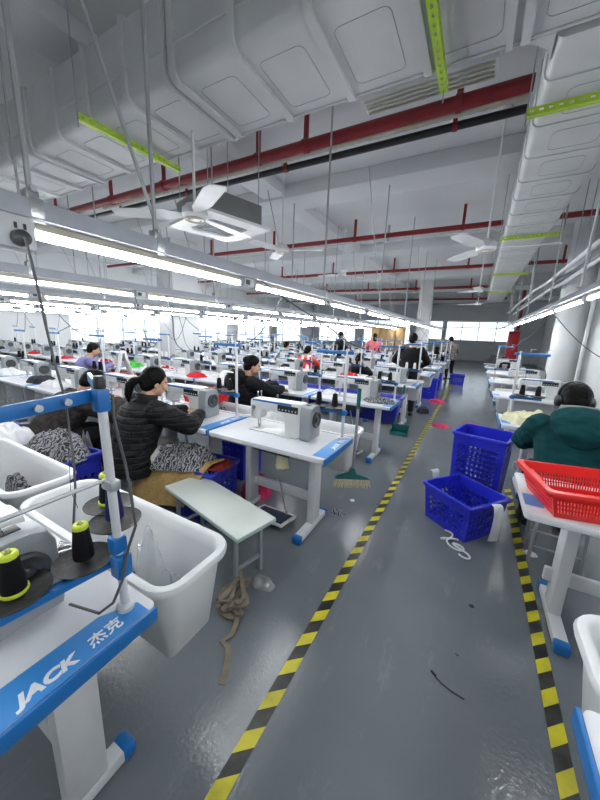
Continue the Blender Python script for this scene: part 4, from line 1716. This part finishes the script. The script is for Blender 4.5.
# crate with clothes beside the woman
basket('plastic_crate', 'blue plastic crate of clothes between the bench and ponytailed woman', M['crateS'], (-1.93, 1.85, 0), .12, .42, .36, .46, .08, 8, 7, 8, .18, .55, .5)
heap('garment', 'black and white patterned garment across lap and crate by the ponytailed woman', 'clothing', 'zebra', (-2.08, 1.74, .47), (.62, .44, .2), 5, .3)
drape('cloth', 'brown quilted cloth hanging over the front of the crate', 'cloth', 'brown', [(-1.98, 1.78, .52), (-2.0, 1.66, .515), (-2.02, 1.59, .47), (-2.05, 1.52, .36), (-2.10, 1.44, .20)],
      .52, 9, .022, .012, side=(1, .42, 0))
heap('garment', 'maroon cloth on the right edge of the crate', 'clothing', 'maroon', (-1.76, 1.86, .465), (.2, .26, .06), 6)
heap('garment', 'pink net scrap under the second table from the aisle', 'clothing', 'pinkcloth', (-1.72, 2.30, .0), (.30, .26, .30), 17)
# blue crates of garments behind the nearest tub, left of the woman
for i, (x, y, rz, lb) in enumerate(((-2.72, 1.08, .1, 'blue crate of clothes behind the nearest tub, right one'),
                                    (-3.35, .98, -.1, 'blue crate of clothes behind the nearest tub, middle one'),
                                    (-4.05, 1.05, .05, 'blue crate of clothes behind the nearest tub, left one'))):
    basket('plastic_crate', lb, M['crateS'], (x, y, 0), rz, .5, .36, .62, .08, 9, 7, 9, .18, .55, .5, 'crates behind the nearest tub')
    ck = ['zebra', 'whitecloth', 'zebra'][i]
    heap('garment', f'{cnames[ck]} garments heaped in the {lb.split(", ")[1].split()[0]} crate behind the nearest tub', 'clothing', ck, (x, y, .6), (.52, .42, .22), 31 + i, rz)
heap('garment', 'dark garments heaped on the floor left of the ponytailed woman', 'clothing', 'darkcloth', (-2.35, .93, 0), (.5, .34, .38), 35)
heap('garment', 'light silver garment beside the bent person in brown', 'clothing', 'greycloth', (-2.88, 1.34, .0), (.34, .34, .80), 36)
# blue crates under second column
cr = basket('plastic_crate', 'blue crate under the second table from the aisle, second row', M['crate'], (-2.22, 2.62, 0), 0, .44, .34, .66, .06, 8, 6, 9, .18, .55, .5)
link('lettering', text_mesh('545', .09, M['letter'], .0006, .001), cr, (-.1, -.178, .56), 0).rotation_euler = (PI / 2 + .03, 0, 0)

# big blue baskets in the aisle
basket('shopping_basket', 'royal blue slotted basket on the aisle floor, nearer one', M['crate'], (.085, 2.87, 0), math.radians(-38), .47, .44, .33, .12, 10, 9, 7, .32, .80, .70, None)
basket('shopping_basket', 'tall royal blue slotted basket behind the nearer blue basket', M['crate'], (.19, 3.42, 0), math.radians(-14), .44, .40, .72, .10, 10, 9, 14, .32, .80, .70, None)
drape('rag', 'white rag hanging on the far left rim of the nearer blue basket', 'rag', 'whitecloth', [(-.16, 3.10, .20), (-.175, 3.10, .345), (-.19, 3.12, .355), (-.20, 3.125, .345)], .07, 3, .006, .004, side=(.6, .75, 0))
drape('rag', 'white rag hanging down the right corner of the nearer blue basket', 'rag', 'whitecloth', [(.30, 2.70, .345), (.315, 2.66, .35), (.325, 2.64, .30), (.325, 2.63, .18), (.32, 2.64, .06)], .08, 5, .008, .004, side=(.8, .6, 0))
mb = MB()
rp = random.Random(5)
pts = []
for i in range(60):
    t_ = i / 59
    pts.append((.02 + .16 * t_ + .05 * math.sin(t_ * 23) - .04, 2.62 - .20 * t_ + .05 * math.cos(t_ * 17), .008 + .012 * (1 + math.sin(t_ * 31)) * .5))
mb.tube(pts, .007, 6)
tag(mb.build('rope', M['whitecloth']), 'tangled white cord on the floor before the nearer blue basket', 'cord')
# red basket on right table
rb = basket('storage_basket', 'red perforated basket on the right table behind the person in green', M['redp'], (.665, 2.02, TH + .001), math.radians(13), .62, .38, .145, .14, 44, 26, 6, .0, .5, .78, None, handles=True)
heap('garment', 'black cloth lying in the red basket', 'clothing', 'darkcloth', (.84, 1.96, TH + .008), (.2, .2, .06), 44)
# red baskets on left tables
basket('storage_basket', 'red basket on the tub edge behind the ponytailed woman table', M['redp'], (-2.62, 2.55, .79), .2, .44, .30, .13, .14, 18, 12, 5, 0, .5, .7, 'red baskets on the left')
basket('storage_basket', 'red basket on the fourth table of the second row', M['redp'], (-4.45, 2.6, .79), 0, .42, .30, .13, .14, 18, 12, 5, 0, .5, .7, 'red baskets on the left')

# strap pile
mb = MB()
import itertools


def ribbon(mb, pts, w, twist=0):
    pts = [V(p) for p in pts]
    rows = []
    for i, p in enumerate(pts):
        t = (pts[min(i + 1, len(pts) - 1)] - pts[max(i - 1, 0)]).normalized()
        s_ = t.cross(V((0, 0, 1)))
        s_ = s_.normalized() if s_.length > .01 else V((1, 0, 0))
        s_.rotate(Matrix.Rotation(twist * math.sin(i * .9), 3, t))
        rows.append([p - s_ * w / 2, p + s_ * w / 2, p + s_ * w / 2 + V((0, 0, .003)), p - s_ * w / 2 + V((0, 0, .003))])
    mb.rings(rows)


rp = random.Random(11)
for q in range(4):
    pts = []
    ph = rp.uniform(0, 6)
    for i in range(36):
        t_ = i / 35
        pts.append((-1.06 + .07 * math.sin(t_ * 6 + ph) + .03 * math.sin(t_ * 17 + q), 1.22 + (.11) * math.cos(t_ * 7.3 + ph) + .03 * math.cos(t_ * 15), .012 + .02 * q + .012 * math.sin(t_ * 11 + ph)))
    ribbon(mb, pts, .026, .5)
ribbon(mb, [(-1.0, 1.17, .03), (-.95, 1.10, .012), (-.93, 1.04, .006), (-.95, .99, .008), (-.90, .98, .006), (-.86, .93, .004), (-.83, .88, .004), (-.81, .835, .003)], .03, .25)
tag(mb.build('strap', M['tan']), 'tan fabric strap heaped on the floor by the bench, one end trailing', 'strap')
# clear bag scrap
def film(name, label, loc, size, seed):
    me = cloth_mesh(*size, M['film'], seed, 18, rough=2.2)
    return tag(link(name, me, None, loc), label, 'plastic bag')


film('plastic_bag', 'clear plastic bag scrap on the floor beside the bench legs', (-1.0, 1.42, .0), (.16, .12, .05), 50)
film('plastic_bag', 'clear plastic bag bunched in the nearest white tub', (-1.02, .70, .45), (.3, .12, .34), 51)
heap('garment', 'dark trimmings at the bottom of the nearest white tub', 'clothing', 'darkcloth', (-1.2, .70, .42), (.3, .10, .16), 52)
heap('garment', 'black and white scraps in the second nearest white tub', 'clothing', 'zebra', (-2.25, .70, .45), (.5, .12, .3), 53)
# broom
br = thing('broom', 'broom with teal head and straw bristles hung at the second table end', 'broom', (-.735, 2.28, .38), .5)
br.scale = (1, 1, .84)
MB().tube([(0, .0, .13), (-.01, -.07, .98)], .011, 10).build('stick', M['rod'], br)
MB().tube([(-.0085, -.055, .80), (-.01, -.07, .99)], .015, 10).build('grip', M['teal'], br)
MB().prism([(-.14, .085), (.14, .085), (.12, .11), (.03, .14), (.012, .20), (-.012, .20), (-.03, .14), (-.12, .11)], -.022, .022, 'y', .006).build('head', M['teal'], br)
mb = MB()
for i in range(26):
    for jx in range(3):
        u = (i / 25 - .5)
        mb.tube([(u * .26, (jx - 1) * .014, .088), (u * .30 + rp.uniform(-.006, .006), (jx - 1) * .026 + rp.uniform(-.008, .008), .006)], [.006, .0035], 5)
mb.build('bristles', M['bristle'], br)
# dustpan
du = thing('dustpan', 'long handled teal dustpan standing by the third table row', 'dustpan', (-.93, 5.2, 0), .1)
MB().tube([(0, .0, .16), (0, .05, .78)], .012, 10).build('stick', M['rod'], du)
MB().tube([(0, .045, .68), (0, .052, .82)], .017, 10).build('grip', M['teal'], du)
mb = MB()
mb.box((0, -.03, .01), (.28, .22, .008), .002).box((0, .075, .08), (.28, .012, .14), .003)
mb.box((-.136, -.02, .05), (.008, .2, .08), .002).box((.136, -.02, .05), (.008, .2, .08), .002)
mb.build('pan', M['teal'], du)
# glove hanging under A
heap('hanging_rag', 'pale cotton rag hanging bunched under the table with the broom', 'rag', 'yellowcloth', (-1.28, 2.06, .50), (.12, .1, .25), 60)

# floor litter
heap('rag', 'pink net rag on the aisle floor by the tape, nearer one', 'rag', 'pinkcloth', (-.38, 6.15, .0), (.32, .30, .05), 61)
heap('rag', 'pink net rag beside the left tables, farther one', 'rag', 'pinkcloth', (-.68, 8.5, .0), (.4, .35, .1), 62)
heap('rag', 'pink scrap on the floor near the right tables', 'rag', 'pinkcloth', (.12, 6.6, .0), (.3, .22, .03), 63)
heap('rag', 'black cloth on the floor at the aisle end of the fourth row', 'rag', 'darkcloth', (-.82, 7.05, .0), (.3, .34, .2), 64)
heap('rag', 'white scrap on the floor beside the broom', 'rag', 'whitecloth', (-.86, 2.72, .0), (.05, .05, .015), 65)
heap('rag', 'black and white scrap on the floor under the broom', 'rag', 'zebra', (-.90, 2.45, .0), (.14, .1, .02), 66)
heap('rag', 'white scrap against the tape by the nearer blue basket', 'rag', 'whitecloth', (.58, 2.72, .0), (.09, .08, .03), 67)
mb = MB().tube([(.03, 1.39, .006), (.07, 1.365, .006), (.12, 1.35, .006), (.17, 1.345, .006)], .003, 6).tube([(.025, 1.40, .006), (.045, 1.382, .01)], .006, 6)
tag(mb.build('cable_tie', M['black']), 'black cable tie lying on the empty aisle floor', 'cable tie')
tag(link('debris', cloth_mesh(.03, .03, .01, M['black'], 70, 8), None, (.19, 1.94, 0)), 'small black crumb on the aisle floor near the right tape', 'debris')
tag(link('debris', cloth_mesh(.02, .012, .005, M['dgrey'], 71, 8), None, (.13, 1.56, 0)), 'tiny dark fleck on the aisle floor above the cable tie', 'debris')
# far crates by the aisle
for x, y, h, lb, cat in ((-.98, 8.9, .52, 'blue crate at the aisle end of the fifth row', 0), (-1.02, 10.6, .5, 'blue crate at the aisle end of the sixth row', 0),
                         (-.42, 12.4, .34, 'blue crate on the floor by the standing patterned figure', 0)):
    basket('plastic_crate', lb, M['crate'], (x, y, 0), 0, .44, .36, h, .08, 7, 6, 7, .18, .55, .5)
# cardboard partition far back
cp_ = thing('cardboard_stack', 'brown cardboard stack standing far back near the white pillar', 'cardboard', (-3.4, 13.85, 0))
for k in range(4):
    MB().box((-.5 + .34 * k, .12 * (k % 2), .98), (.32, .4, 1.96), .005).build('panel', M['card'], cp_)

# ------------------------------------------------------------------ light
w = bpy.data.worlds.new('world')
SC.world = w
w.use_nodes = True
bg = w.node_tree.nodes['Background']
bg.inputs[0].default_value = (.86, .93, 1.0, 1)
bg.inputs[1].default_value = 1.7
SC.view_settings.view_transform = 'Standard'
SC.view_settings.look = 'None'
SC.view_settings.gamma = 1
SC.view_settings.use_curve_mapping = False
SC.view_settings.exposure = .52
